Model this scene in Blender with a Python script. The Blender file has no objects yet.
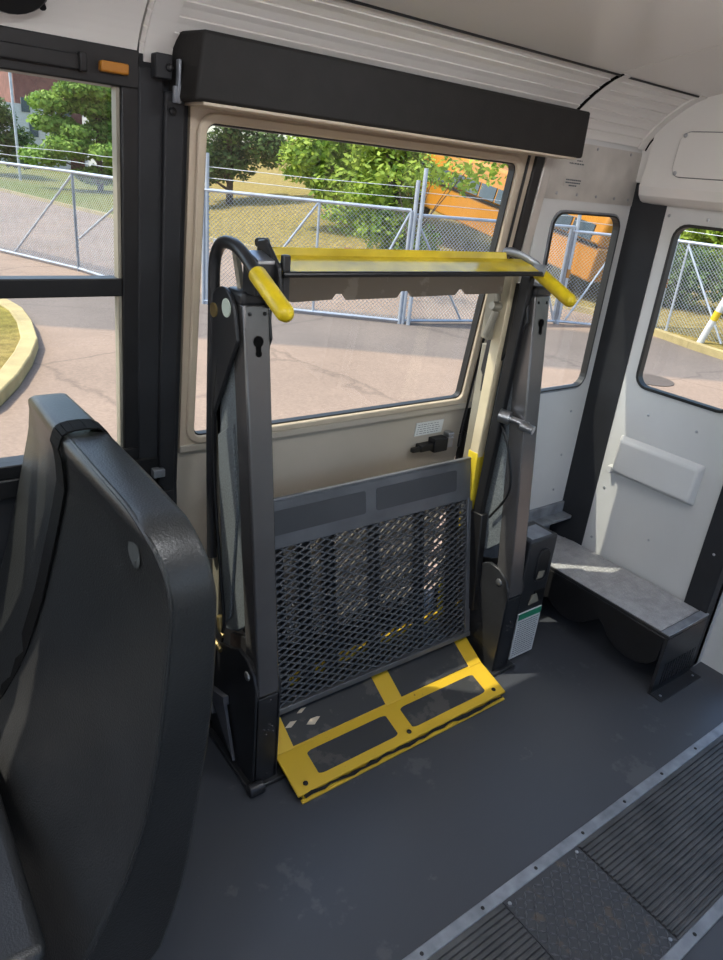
import bpy, bmesh, math, random
from mathutils import Vector, Matrix
random.seed(7)
SC = bpy.context.scene
COL = SC.collection

# ------------------------------------------------------------------ camera, sky, sun, exposure
cam_d = bpy.data.cameras.new('camera')
cam = bpy.data.objects.new('camera', cam_d); COL.objects.link(cam)
CAMR = Vector((0.80279868, -0.58923606, 0.09118747)); CAMF = Vector((0.57073697, 0.71514936, -0.40351046))
CAMU = CAMR.cross(CAMF)
cam.matrix_world = Matrix(((CAMR.x, CAMU.x, -CAMF.x, 0), (CAMR.y, CAMU.y, -CAMF.y, 0), (CAMR.z, CAMU.z, -CAMF.z, 1.55), (0, 0, 0, 1)))
cam_d.sensor_fit = 'VERTICAL'; cam_d.sensor_height = 36.0; cam_d.lens = 689.43 / 960 * 36.0
cam_d.clip_start = 0.02; cam_d.clip_end = 500
SC.camera = cam
SC.view_settings.view_transform = 'Standard'; SC.view_settings.look = 'None'
SC.view_settings.exposure = 0.72; SC.view_settings.gamma = 1.0; SC.view_settings.use_curve_mapping = False

world = bpy.data.worlds.new('sky'); SC.world = world; world.use_nodes = True
wn = world.node_tree.nodes; wl = world.node_tree.links; wn.clear()
sky = wn.new('ShaderNodeTexSky'); sky.sky_type = 'NISHITA'; sky.sun_disc = False
sky.sun_elevation = math.radians(60); sky.sun_rotation = math.radians(-58); sky.air_density = 1.0; sky.dust_density = 2.5
wb = wn.new('ShaderNodeBackground'); wb.inputs['Strength'].default_value = 0.29
wo = wn.new('ShaderNodeOutputWorld')
wl.new(sky.outputs[0], wb.inputs[0]); wl.new(wb.outputs[0], wo.inputs[0])

sd = bpy.data.lights.new('sun', 'SUN'); sd.energy = 4.3; sd.angle = math.radians(0.6); sd.color = (1.0, 0.90, 0.76)
sun = bpy.data.objects.new('sun', sd); COL.objects.link(sun)
SUN_DIR = Vector((1.0, -0.52, -1.92)).normalized()
sun.rotation_euler = SUN_DIR.to_track_quat('-Z', 'Y').to_euler(); sun.location = (-20, 12, 30)

# ------------------------------------------------------------------ materials
def new_mat(name):
    m = bpy.data.materials.new(name); m.use_nodes = True
    return m, m.node_tree.nodes, m.node_tree.links, m.node_tree.nodes['Principled BSDF']
def mat(name, col, rough=0.5, metal=0.0, var=0.06, scale=6.0, bump=0.0, bscale=60.0, spec=0.5, coat=0.0, detail=4.0):
    m, N, L, P = new_mat(name)
    tc = N.new('ShaderNodeTexCoord')
    nz = N.new('ShaderNodeTexNoise'); nz.inputs['Scale'].default_value = scale; nz.inputs['Detail'].default_value = detail
    L.new(tc.outputs['Object'], nz.inputs['Vector'])
    rp = N.new('ShaderNodeValToRGB')
    rp.color_ramp.elements[0].position = 0.3; rp.color_ramp.elements[1].position = 0.7
    rp.color_ramp.elements[0].color = (*[max(0, c * (1 - var * 2)) for c in col], 1)
    rp.color_ramp.elements[1].color = (*[min(1, c * (1 + var * 2)) for c in col], 1)
    L.new(nz.outputs['Fac'], rp.inputs[0]); L.new(rp.outputs[0], P.inputs['Base Color'])
    P.inputs['Roughness'].default_value = rough; P.inputs['Metallic'].default_value = metal
    P.inputs['Specular IOR Level'].default_value = spec; P.inputs['Coat Weight'].default_value = coat
    if bump:
        n2 = N.new('ShaderNodeTexNoise'); n2.inputs['Scale'].default_value = bscale; n2.inputs['Detail'].default_value = 3
        L.new(tc.outputs['Object'], n2.inputs['Vector'])
        b = N.new('ShaderNodeBump'); b.inputs['Strength'].default_value = bump; b.inputs['Distance'].default_value = 0.004
        L.new(n2.outputs['Fac'], b.inputs['Height']); L.new(b.outputs[0], P.inputs['Normal'])
    return m
def worn(name, base, chip, amount=0.62, scale=14, rough=0.45, metal=0.0, rough2=0.7):
    """paint with chipped or stained patches of their own shape"""
    m, N, L, P = new_mat(name)
    tc = N.new('ShaderNodeTexCoord')
    nz = N.new('ShaderNodeTexNoise'); nz.inputs['Scale'].default_value = scale; nz.inputs['Detail'].default_value = 8; nz.inputs['Roughness'].default_value = 0.65
    L.new(tc.outputs['Object'], nz.inputs['Vector'])
    rp = N.new('ShaderNodeValToRGB'); rp.color_ramp.elements[0].position = amount; rp.color_ramp.elements[1].position = min(1, amount + 0.04)
    L.new(nz.outputs['Fac'], rp.inputs[0])
    mx = N.new('ShaderNodeMix'); mx.data_type = 'RGBA'
    mx.inputs[6].default_value = (*base, 1); mx.inputs[7].default_value = (*chip, 1)
    L.new(rp.outputs[0], mx.inputs[0]); L.new(mx.outputs[2], P.inputs['Base Color'])
    P.inputs['Roughness'].default_value = rough; P.inputs['Metallic'].default_value = metal
    return m
def mat_glass(name, tint=(0.93, 0.96, 0.95)):
    m, N, L, P = new_mat(name); N.remove(P)
    out = [n for n in N if n.type == 'OUTPUT_MATERIAL'][0]
    t = N.new('ShaderNodeBsdfTransparent'); t.inputs[0].default_value = (*tint, 1)
    g = N.new('ShaderNodeBsdfGlossy'); g.inputs['Roughness'].default_value = 0.0
    f = N.new('ShaderNodeFresnel'); ge = N.new('ShaderNodeNewGeometry')
    io = N.new('ShaderNodeMapRange'); io.inputs['To Min'].default_value = 1.33; io.inputs['To Max'].default_value = 1 / 1.33   # same reflectance at both faces of the pane
    L.new(ge.outputs['Backfacing'], io.inputs['Value']); L.new(io.outputs[0], f.inputs['IOR'])
    mx = N.new('ShaderNodeMixShader')
    L.new(f.outputs[0], mx.inputs[0]); L.new(t.outputs[0], mx.inputs[1]); L.new(g.outputs[0], mx.inputs[2]); L.new(mx.outputs[0], out.inputs[0])
    return m
def mat_emit(name, col, s):
    m, N, L, P = new_mat(name)
    P.inputs['Base Color'].default_value = (*col, 1); P.inputs['Emission Color'].default_value = (*col, 1); P.inputs['Emission Strength'].default_value = s
    return m

M = {}
M['white'] = mat('white_wall_paint', (0.58, 0.58, 0.57), 0.36, var=0.02, scale=3)
M['ceil'] = mat('ceiling_enamel', (0.73, 0.70, 0.66), 0.20, var=0.02, scale=1.5)
M['galv'] = mat('brushed_panel', (0.52, 0.49, 0.45), 0.32, 0.35, var=0.08, scale=9)
M['black'] = mat('black_trim', (0.011, 0.011, 0.012), 0.42, var=0.1, scale=12, spec=0.35)
M['blackpad'] = mat('black_vinyl_pad', (0.013, 0.012, 0.0115), 0.6, var=0.1, scale=20, spec=0.3, bump=0.12, bscale=220)
M['pillar'] = mat('dark_rubber_trim', (0.020, 0.021, 0.024), 0.55, spec=0.3, var=0.08, scale=9)
M['seat'] = mat('seat_vinyl', (0.019, 0.020, 0.0205), 0.36, var=0.10, scale=5, bump=0.25, bscale=260)
M['strap'] = mat('black_webbing', (0.003, 0.003, 0.003), 0.8, spec=0.15, bump=0.3, bscale=400)
M['lift'] = mat('charcoal_powder_coat', (0.026, 0.027, 0.030), 0.34, 0.25, var=0.08, scale=12, bump=0.05, bscale=300)
M['liftface'] = mat('grey_brown_metal', (0.135, 0.13, 0.13), 0.25, 0.6, var=0.08, scale=5)
M['cover'] = mat('speckled_grey_cover', (0.11, 0.125, 0.135), 0.65, var=0.22, scale=260, bump=0.2, bscale=400)
M['rearbar'] = mat('dull_olive_metal', (0.26, 0.24, 0.19), 0.5, 0.2, var=0.08, scale=8)
M['hole'] = mat('unlit_gap', (0.004, 0.004, 0.004), 0.9, spec=0.05)
M['lug'] = worn('polished_lugs', (0.12, 0.125, 0.135), (0.15, 0.12, 0.10), 0.6, 24, 0.35, 0.4)
M['sunmesh'] = mat('sunlit_mesh_metal', (0.50, 0.44, 0.39), 0.5, 0.0)  # paler than the front mesh, sunlight put into the colour
M['cream'] = mat('sunlit_rail_cream', (0.55, 0.47, 0.32), 0.4, var=0.06)  # sunlight on the rail put into its colour
M['plastic'] = mat('pale_plastic', (0.10, 0.105, 0.12), 0.3)
M['studs'] = mat('grey_studded_rubber', (0.33, 0.33, 0.335), 0.45, var=0.08, scale=30)
M['dark'] = mat('dark_steel', (0.012, 0.012, 0.013), 0.4, 0.3)
M['steel'] = mat('bare_steel', (0.42, 0.43, 0.45), 0.3, 0.9, var=0.08, scale=20)
M['alu'] = mat('scuffed_aluminium', (0.26, 0.28, 0.31), 0.45, 0.4, var=0.14, scale=22, detail=8)
M['floor'] = worn('black_rubber_floor', (0.052, 0.056, 0.066), (0.080, 0.084, 0.092), 0.60, 5.0, 0.36)
M['rib'] = mat('ribbed_rubber', (0.060, 0.060, 0.062), 0.5, var=0.2, scale=10)
M['tread'] = worn('worn_tread_plate', (0.055, 0.057, 0.062), (0.10, 0.085, 0.07), 0.58, 24, 0.42, 0.3)
M['yellow'] = worn('yellow_paint', (0.62, 0.40, 0.025), (0.17, 0.10, 0.03), 0.66, 16, 0.42)
M['yellow2'] = mat('yellow_tray_paint', (0.58, 0.44, 0.03), 0.16, var=0.12, scale=10)
M['grip'] = mat('yellow_grip_vinyl', (0.62, 0.46, 0.010), 0.35, var=0.08, scale=30)
M['blackgrit'] = worn('black_grit_tape', (0.030, 0.032, 0.035), (0.065, 0.062, 0.058), 0.56, 9, 0.6)
M['chip'] = mat('bare_primer', (0.55, 0.47, 0.36), 0.6)
M['mesh'] = mat('mesh_steel', (0.060, 0.060, 0.062), 0.42, 0.2, var=0.1, scale=30)
M['platform'] = mat('platform_grey', (0.125, 0.130, 0.140), 0.38, 0.4, var=0.08, scale=10)
M['platformdark'] = mat('platform_dark_panel', (0.055, 0.057, 0.062), 0.5, 0.2)
M['tan'] = mat('tan_door_paint', (0.50, 0.42, 0.32), 0.40, var=0.03, scale=4)
M['tandoor'] = mat('door_skin_paint', (0.42, 0.375, 0.31), 0.35, var=0.03, scale=3)
M['tanflap'] = worn('dirty_plastic_flap', (0.26, 0.21, 0.165), (0.36, 0.30, 0.24), 0.55, 10, 0.5)
M['glass'] = mat_glass('window_glass')
M['rubber'] = mat('black_rubber_gasket', (0.012, 0.012, 0.012), 0.5)
M['amber'] = mat('amber_plastic', (0.36, 0.14, 0.012), 0.4, var=0.05)
M['label'] = mat('white_label', (0.62, 0.64, 0.63), 0.45, var=0.03)
M['ink'] = mat('grey_print', (0.10, 0.11, 0.12), 0.6)
M['green'] = mat('green_label_band', (0.02, 0.22, 0.12), 0.45)
M['disc'] = mat('pale_green_sticker', (0.50, 0.58, 0.50), 0.5)
M['scuff'] = mat('grey_scuff', (0.085, 0.095, 0.095), 0.6)
M['clear'] = mat_glass('clear_plastic', (0.72, 0.76, 0.82))
M['brass'] = mat('brass_fitting', (0.62, 0.48, 0.22), 0.3, 0.9)
M['fence'] = mat('galvanised_pipe', (0.42, 0.45, 0.50), 0.42, 0.5, var=0.06)
M['wire'] = mat('galvanised_wire', (0.42, 0.45, 0.48), 0.5, 0.2)
M['bark'] = mat('bark', (0.085, 0.06, 0.042), 0.9, var=0.2, scale=8)
M['brick'] = mat('far_brick', (0.168, 0.0714, 0.0546), 0.85, var=0.15, scale=1.5)
M['farwhite'] = mat('far_white_wall', (0.462, 0.4704, 0.4788), 0.7)
M['farglass'] = mat('far_dark_glass', (0.05, 0.07, 0.09), 0.2)
M['busorange'] = mat('reflected_bus_orange', (0.42, 0.168, 0.0084), 0.35, var=0.03, coat=0.3)  # orange of the reflections, carried by an added bus
M['tyre'] = mat('tyre', (0.02, 0.02, 0.02), 0.8)
M['signwhite'] = mat('sign_white', (0.62, 0.62, 0.62), 0.5)
M['signblue'] = mat('sign_blue', (0.05, 0.09, 0.25), 0.5)
M['signpink'] = mat('sign_red', (0.55, 0.10, 0.16), 0.5)
M['kerb'] = mat('painted_kerb', (0.3192, 0.252, 0.1176), 0.8, var=0.12, scale=2.5)
M['iron'] = mat('manhole_iron', (0.11, 0.085, 0.07), 0.6, 0.3)
M['stripe'] = mat('pole_white', (0.58, 0.58, 0.57), 0.5)
M['stripey'] = mat('pole_yellow', (0.62, 0.42, 0.02), 0.5)
M['lamp'] = mat_emit('fill_lens', (0.93, 0.96, 1.0), 36.0)  # glow of the lamps added to brighten the inside

def mat_ground():
    m, N, L, P = new_mat('pavement')
    tc = N.new('ShaderNodeTexCoord')
    a = N.new('ShaderNodeTexNoise'); a.inputs['Scale'].default_value = 0.45; a.inputs['Detail'].default_value = 8; a.inputs['Roughness'].default_value = 0.6
    b = N.new('ShaderNodeTexNoise'); b.inputs['Scale'].default_value = 28; b.inputs['Detail'].default_value = 4
    for n in (a, b): L.new(tc.outputs['Object'], n.inputs['Vector'])
    # the newer asphalt begins along a straight joint
    mp = N.new('ShaderNodeSeparateXYZ'); L.new(tc.outputs['Object'], mp.inputs[0])
    mu = N.new('ShaderNodeMath'); mu.operation = 'MULTIPLY_ADD'; mu.inputs[1].default_value = 0.68
    L.new(mp.outputs[0], mu.inputs[0]); L.new(mp.outputs[1], mu.inputs[2])      # y + .68 x
    wob = N.new('ShaderNodeMath'); wob.operation = 'MULTIPLY_ADD'; wob.inputs[1].default_value = 0.5; L.new(a.outputs['Fac'], wob.inputs[0]); L.new(mu.outputs[0], wob.inputs[2])
    gt = N.new('ShaderNodeMapRange'); gt.inputs['From Min'].default_value = 12.95; gt.inputs['From Max'].default_value = 13.15; L.new(wob.outputs[0], gt.inputs['Value'])
    gt2 = N.new('ShaderNodeMapRange'); gt2.inputs['From Min'].default_value = 16.8; gt2.inputs['From Max'].default_value = 17.2; L.new(wob.outputs[0], gt2.inputs['Value'])
    df = N.new('ShaderNodeMath'); df.operation = 'SUBTRACT'; L.new(gt.outputs[0], df.inputs[0]); L.new(gt2.outputs[0], df.inputs[1])
    mx = N.new('ShaderNodeMix'); mx.data_type = 'RGBA'; mx.inputs[6].default_value = (0.2226, 0.1596, 0.1218, 1); mx.inputs[7].default_value = (0.1302, 0.105, 0.0924, 1)
    L.new(df.outputs[0], mx.inputs[0])
    r1 = N.new('ShaderNodeMapRange'); r1.inputs['From Min'].default_value = 0.3; r1.inputs['From Max'].default_value = 0.7; r1.inputs['To Min'].default_value = 0.82; r1.inputs['To Max'].default_value = 1.12; L.new(a.outputs['Fac'], r1.inputs['Value'])
    r2 = N.new('ShaderNodeMapRange'); r2.inputs['From Min'].default_value = 0.3; r2.inputs['From Max'].default_value = 0.7; r2.inputs['To Min'].default_value = 0.86; r2.inputs['To Max'].default_value = 1.12; L.new(b.outputs['Fac'], r2.inputs['Value'])
    mm = N.new('ShaderNodeMath'); mm.operation = 'MULTIPLY'; L.new(r1.outputs[0], mm.inputs[0]); L.new(r2.outputs[0], mm.inputs[1])
    # cracks
    vo = N.new('ShaderNodeTexVoronoi'); vo.feature = 'DISTANCE_TO_EDGE'; vo.inputs['Scale'].default_value = 0.28
    ad = N.new('ShaderNodeVectorMath'); ad.operation = 'ADD'; L.new(tc.outputs['Object'], ad.inputs[0]); L.new(a.outputs['Color'], ad.inputs[1]); L.new(ad.outputs[0], vo.inputs['Vector'])
    cr = N.new('ShaderNodeMapRange'); cr.inputs['From Min'].default_value = 0.0; cr.inputs['From Max'].default_value = 0.012; cr.inputs['To Min'].default_value = 0.72; L.new(vo.outputs['Distance'], cr.inputs['Value'])
    m3 = N.new('ShaderNodeMath'); m3.operation = 'MULTIPLY'; L.new(mm.outputs[0], m3.inputs[0]); L.new(cr.outputs[0], m3.inputs[1])
    sc = N.new('ShaderNodeVectorMath'); sc.operation = 'SCALE'; L.new(mx.outputs[2], sc.inputs[0]); L.new(m3.outputs[0], sc.inputs['Scale'])
    L.new(sc.outputs[0], P.inputs['Base Color']); P.inputs['Roughness'].default_value = 0.9
    return m
def mat_grass():
    m, N, L, P = new_mat('dry_grass')
    tc = N.new('ShaderNodeTexCoord')
    a = N.new('ShaderNodeTexNoise'); a.inputs['Scale'].default_value = 0.16; a.inputs['Detail'].default_value = 6
    b = N.new('ShaderNodeTexNoise'); b.inputs['Scale'].default_value = 5; b.inputs['Detail'].default_value = 6; b.inputs['Roughness'].default_value = 0.7
    for n in (a, b): L.new(tc.outputs['Object'], n.inputs['Vector'])
    # greener on the left meadow, drier up the bank
    mp = N.new('ShaderNodeSeparateXYZ'); L.new(tc.outputs['Object'], mp.inputs[0])
    mu = N.new('ShaderNodeMath'); mu.operation = 'MULTIPLY_ADD'; mu.inputs[1].default_value = -0.40; L.new(mp.outputs[1], mu.inputs[0]); L.new(mp.outputs[0], mu.inputs[2])
    dr = N.new('ShaderNodeMapRange'); dr.inputs['From Min'].default_value = -4; dr.inputs['From Max'].default_value = 3; L.new(mu.outputs[0], dr.inputs['Value'])
    ad = N.new('ShaderNodeMath'); ad.operation = 'MULTIPLY_ADD'; ad.inputs[1].default_value = 0.55; L.new(dr.outputs[0], ad.inputs[0])
    s = N.new('ShaderNodeMath'); s.operation = 'SUBTRACT'; s.inputs[1].default_value = 0.22; L.new(a.outputs['Fac'], s.inputs[0]); L.new(s.outputs[0], ad.inputs[2])
    rp = N.new('ShaderNodeValToRGB'); E = rp.color_ramp.elements
    E[0].position = 0.15; E[0].color = (0.1302, 0.1554, 0.021, 1); E[1].position = 0.75; E[1].color = (0.231, 0.1764, 0.0588, 1)
    e = E.new(0.45); e.color = (0.1806, 0.1638, 0.0353, 1)
    L.new(ad.outputs[0], rp.inputs[0])
    r2 = N.new('ShaderNodeMapRange'); r2.inputs['From Min'].default_value = 0.3; r2.inputs['From Max'].default_value = 0.7; r2.inputs['To Min'].default_value = 0.5; r2.inputs['To Max'].default_value = 1.35; L.new(b.outputs['Fac'], r2.inputs['Value'])
    sc = N.new('ShaderNodeVectorMath'); sc.operation = 'SCALE'; L.new(rp.outputs[0], sc.inputs[0]); L.new(r2.outputs[0], sc.inputs['Scale'])
    L.new(sc.outputs[0], P.inputs['Base Color']); P.inputs['Roughness'].default_value = 0.95; P.inputs['Specular IOR Level'].default_value = 0.1
    bp = N.new('ShaderNodeBump'); bp.inputs['Strength'].default_value = 0.8; bp.inputs['Distance'].default_value = 0.08; L.new(b.outputs['Fac'], bp.inputs['Height']); L.new(bp.outputs[0], P.inputs['Normal'])
    return m
def mat_leaf(name, c0, c1):
    m, N, L, P = new_mat(name)
    g = N.new('ShaderNodeNewGeometry'); rp = N.new('ShaderNodeValToRGB')
    rp.color_ramp.elements[0].color = (*c0, 1); rp.color_ramp.elements[1].color = (*c1, 1)
    L.new(g.outputs['Random Per Island'], rp.inputs[0]); L.new(rp.outputs[0], P.inputs['Base Color'])
    P.inputs['Roughness'].default_value = 0.6; P.inputs['Specular IOR Level'].default_value = 0.2
    out = [n for n in N if n.type == 'OUTPUT_MATERIAL'][0]
    tr = N.new('ShaderNodeBsdfTranslucent'); L.new(rp.outputs[0], tr.inputs[0])
    mx = N.new('ShaderNodeMixShader'); mx.inputs[0].default_value = 0.35
    L.new(P.outputs[0], mx.inputs[1]); L.new(tr.outputs[0], mx.inputs[2]); L.new(mx.outputs[0], out.inputs[0])
    return m
M['ground'] = mat_ground(); M['grass'] = mat_grass()
M['leafA'] = mat_leaf('leaf_bright', (0.11, 0.20, 0.02), (0.34, 0.44, 0.06))
M['leafB'] = mat_leaf('leaf_dark', (0.035, 0.075, 0.025), (0.12, 0.19, 0.05))
M['leafC'] = mat_leaf('needle_green', (0.09, 0.19, 0.03), (0.28, 0.42, 0.08))

# ------------------------------------------------------------------ mesh helpers
def bm_new(): return bmesh.new()
def quad_faces(bm, vs, faces):
    b = [bm.verts.new(v) for v in vs]
    for f in faces:
        try: bm.faces.new([b[i] for i in f])
        except ValueError: pass
    return b
HEX = ((0, 3, 2, 1), (4, 5, 6, 7), (0, 1, 5, 4), (1, 2, 6, 5), (2, 3, 7, 6), (3, 0, 4, 7))
def hexa(bm, p): quad_faces(bm, p, HEX)
def box(bm, x0, x1, y0, y1, z0, z1):
    hexa(bm, [(x0, y0, z0), (x1, y0, z0), (x1, y1, z0), (x0, y1, z0), (x0, y0, z1), (x1, y0, z1), (x1, y1, z1), (x0, y1, z1)])
def prism(bm, poly, f0, f1):
    """poly: 2-D outline; f0, f1 map an outline point to the two end faces"""
    n = len(poly); a = [bm.verts.new(f0(*p)) for p in poly]; b = [bm.verts.new(f1(*p)) for p in poly]
    bm.faces.new(a); bm.faces.new(list(reversed(b)))
    for i in range(n): bm.faces.new((a[i], b[i], b[(i + 1) % n], a[(i + 1) % n]))
def prism_x(bm, poly, x0, x1): prism(bm, poly, lambda y, z: (x0, y, z), lambda y, z: (x1, y, z))     # poly in (y, z)
def prism_y(bm, poly, y0, y1): prism(bm, poly, lambda x, z: (x, y0, z), lambda x, z: (x, y1, z))     # poly in (x, z)
def prism_z(bm, poly, z0, z1): prism(bm, poly, lambda x, y: (x, y, z0), lambda x, y: (x, y, z1))
def tube(bm, pts, r, seg=10, cap=True):
    pts = [Vector(p) for p in pts]; rings = []; up = None
    for i, p in enumerate(pts):
        t = (pts[min(i + 1, len(pts) - 1)] - pts[max(i - 1, 0)]).normalized()
        if up is None:
            up = Vector((0, 0, 1)) if abs(t.z) < 0.9 else Vector((1, 0, 0))
        u = t.cross(up).normalized(); v = u.cross(t).normalized(); up = v
        rr = r[i] if isinstance(r, (list, tuple)) else r
        rings.append([bm.verts.new(p + u * math.cos(2 * math.pi * k / seg) * rr + v * math.sin(2 * math.pi * k / seg) * rr) for k in range(seg)])
    for a, b in zip(rings, rings[1:]):
        for k in range(seg): bm.faces.new((a[k], a[(k + 1) % seg], b[(k + 1) % seg], b[k]))
    if cap: bm.faces.new(list(reversed(rings[0]))); bm.faces.new(rings[-1])
def bar(bm, a, b, w, h, up=(0, 0, 1)):
    """rectangular bar from a to b, w across, h along up"""
    a, b = Vector(a), Vector(b); t = (b - a).normalized(); u = t.cross(Vector(up)).normalized() * (w / 2); v = u.cross(t).normalized() * (h / 2)
    hexa(bm, [a - u - v, a + u - v, a + u + v, a - u + v, b - u - v, b + u - v, b + u + v, b - u + v])
def smooth_path(pts, n=6):
    P = [Vector(p) for p in pts]; out = []
    for i in range(len(P) - 1):
        p0, p1, p2, p3 = P[max(i - 1, 0)], P[i], P[i + 1], P[min(i + 2, len(P) - 1)]
        for k in range(n):
            t = k / n
            out.append(0.5 * ((2 * p1) + (-p0 + p2) * t + (2 * p0 - 5 * p1 + 4 * p2 - p3) * t * t + (-p0 + 3 * p1 - 3 * p2 + p3) * t ** 3))
    out.append(P[-1]); return out
def rrect(x0, x1, z0, z1, r, n=5):
    out = []
    for cx, cz, a0 in ((x1 - r, z1 - r, 0), (x0 + r, z1 - r, 90), (x0 + r, z0 + r, 180), (x1 - r, z0 + r, 270)):
        for k in range(n + 1):
            a = math.radians(a0 + 90 * k / n); out.append((cx + r * math.cos(a), cz + r * math.sin(a)))
    return out
def plate_hole(bm, outer, inner, f0, f1):
    """a plate between outlines of equal count (outer/inner), with thickness"""
    n = len(outer)
    A = [[bm.verts.new(f(*p)) for p in o] for f in (f0, f1) for o in (outer, inner)]
    oa, ia, ob, ib = A
    for i in range(n):
        j = (i + 1) % n
        for q in ((oa[i], oa[j], ia[j], ia[i]), (ob[j], ob[i], ib[i], ib[j]), (oa[j], oa[i], ob[i], ob[j]), (ia[i], ia[j], ib[j], ib[i])):
            bm.faces.new(q)
def square_like(x0, x1, z0, z1, n=5):
    """points on a rectangle matching rrect's order and count"""
    out = []
    for cx, cz, a0 in ((x1, z1, 0), (x0, z1, 90), (x0, z0, 180), (x1, z0, 270)):
        for k in range(n + 1): out.append((cx, cz))
    return out
def ring_frame(bm, x0, x1, z0, z1, r, w, f0, f1, n=5):
    plate_hole(bm, rrect(x0 - w, x1 + w, z0 - w, z1 + w, r + w, n), rrect(x0, x1, z0, z1, r, n), f0, f1)
def rivet(bm, p, n, r=0.005, h=0.003):
    p, n = Vector(p), Vector(n).normalized(); tube(bm, [p, p + n * h * .6, p + n * h], [r, r * .9, r * .4], 8)

ROOT = {}
def tag(o, label=None, cat=None, group=None, kind=None):
    if label: o['label'] = label
    if cat: o['category'] = cat
    if group: o['group'] = group
    if kind: o['kind'] = kind
    return o
def thing(name, loc, label, cat, group=None):
    o = bpy.data.objects.new(name, None); COL.objects.link(o); o.location = loc; o.empty_display_size = .1
    ROOT[o] = Vector(loc); return tag(o, label, cat, group)
def obj(name, bm, m, parent=None, bevel=0, smooth=False, seg=2, recalc=True, label=None, angle=35):
    if recalc: bmesh.ops.recalc_face_normals(bm, faces=bm.faces)
    off = ROOT.get(parent, Vector((0, 0, 0))) if parent else Vector((0, 0, 0))
    if parent and off.length: bmesh.ops.translate(bm, verts=bm.verts, vec=-off)
    me = bpy.data.meshes.new(name); bm.to_mesh(me); bm.free()
    for mm in (m if isinstance(m, (list, tuple)) else [m]): me.materials.append(mm)
    o = bpy.data.objects.new(name, me); COL.objects.link(o)
    if parent: o.parent = parent
    ROOT[o] = off
    if bevel:
        b = o.modifiers.new('bevel', 'BEVEL'); b.width = bevel; b.segments = seg; b.limit_method = 'ANGLE'; b.angle_limit = math.radians(40)
    if smooth or bevel:
        for p in me.polygons: p.use_smooth = True
        try: me.set_sharp_from_angle(angle=math.radians(angle if not bevel else 50))
        except Exception: pass
    if label: o['label'] = label
    return o
def rivs(name, spots, n, m, parent, r=.005, h=.003):
    for p in spots:
        b = bm_new(); rivet(b, p, n, r, h); obj(name, b, m, parent)
def struct(name, bm, m, parent=None, **k):
    o = obj(name, bm, m, parent, **k)
    if not parent: o['kind'] = 'structure'
    return o
def copy_tree(o, parent=None):
    c = o.copy(); COL.objects.link(c)
    if parent: c.parent = parent
    for ch in list(o.children): copy_tree(ch, c)
    return c

T = 0.111
def W(x, z, off=0.0):
    """point on the leaning side wall: x along the bus, height z, off inboard of its inner skin"""
    y = 1.61 - T * (max(z, 0.75) - 0.75)
    return (x, y - off, z)
def wbox(bm, x0, x1, z0, z1, o0, o1):
    """slab on the side wall, from o0 (outer) to o1 (inner) off the skin"""
    if z0 < .74 and z1 > .76:
        wbox(bm, x0, x1, z0, .75, o0, o1); wbox(bm, x0, x1, .75, z1, o0, o1); return
    hexa(bm, [W(x0, z0, o1), W(x1, z0, o1), W(x1, z0, o0), W(x0, z0, o0), W(x0, z1, o1), W(x1, z1, o1), W(x1, z1, o0), W(x0, z1, o0)])
XF, XR = -4.2, 2.30          # front and rear of the saloon
YC, YN = 0.466, -0.68        # centre line, opposite wall

# ------------------------------------------------------------------ structure: floor, walls, ceiling
b = bm_new(); box(b, XF, 2.46, YN, 1.72, -0.05, 0.0); struct('floor', b, M['floor'])

# side wall with the lift door (back wall of the picture)
b = bm_new()
wbox(b, XF, 0.600, 0.0, 0.86, -.05, 0)
wbox(b, 0.535, 0.655, 0.0, 1.66, -.05, .0)
wbox(b, XF, 1.76, 1.665, 1.93, -.05, 0); wbox(b, 1.76, 2.30, 1.665, 1.93, -.07, -.02)
wbox(b, 1.72, 1.78, 0.0, 1.67, -.014, 0)
struct('wall_back', b, M['pillar'])
# windows forward of the photo on the same wall: pillars every 0.72
b = bm_new()
for k in range(1, 6):
    x = 0.535 - k * 0.72
    wbox(b, x - .05, x + .05, 0.86, 1.67, -.05, .0)
struct('wall_back_pillars', b, M['black'])

# ribbed cove between wall and ceiling
def cove(name, x0, x1, m, ribs=True):
    b = bm_new()
    prof = []
    n = 14
    for k in range(n + 1):
        t = k / n
        y = 1.505 - 0.175 * t ** 1.35; z = 1.715 + 0.150 * (1 - (1 - t) ** 1.25)
        prof.append((y, z))
    pts = []
    for k in range(n):
        (ya, za), (yb, zb) = prof[k], prof[k + 1]
        pts.append((ya, za))
        if ribs and k % 2 == 1:
            pts.append((yb + .001, zb - .003)); pts.append((yb + .0045, zb + .0035))
    pts.append(prof[-1])
    outer = [(y + .02, z + .015) for y, z in reversed(pts)]
    prism_x(b, pts + outer, x0, x1)
    return struct(name, b, m)
cove('trim_1', XF, 0.548, M['ceil'], False)
cove('trim_2', 0.552, 1.832, M['ceil'])
cove('trim_3', 1.836, 2.262, M['ceil'])
def arch_z(y): return 1.953 - 0.122 * (y - YC) ** 2
b = bm_new()
ys = [1.335 - k * (1.335 - (2 * YC - 1.335)) / 20 for k in range(21)]
for (x0, x1) in ((XF, 1.808), (1.8115, 2.34)):
    prism_x(b, [(y, arch_z(y)) for y in ys] + [(y, arch_z(y) + .02) for y in reversed(ys)], x0, x1)
struct('ceiling', b, M['ceil'], smooth=True)
b = bm_new(); prism_x(b, [(y, arch_z(y) + .025) for y in ys] + [(y, arch_z(y) + .06) for y in reversed(ys)], XF, 2.36)
box(b, XF, 2.36, 1.33, 1.632, 1.88, 1.96)  # eave drawn outward to cut the sun patch on the floor
struct('roof', b, M['dark'])
b = bm_new(); tube(b, [(XF, 1.337, 1.860), (2.27, 1.337, 1.860)], .004, 6); struct('trim_4', b, M['dark'])
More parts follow.
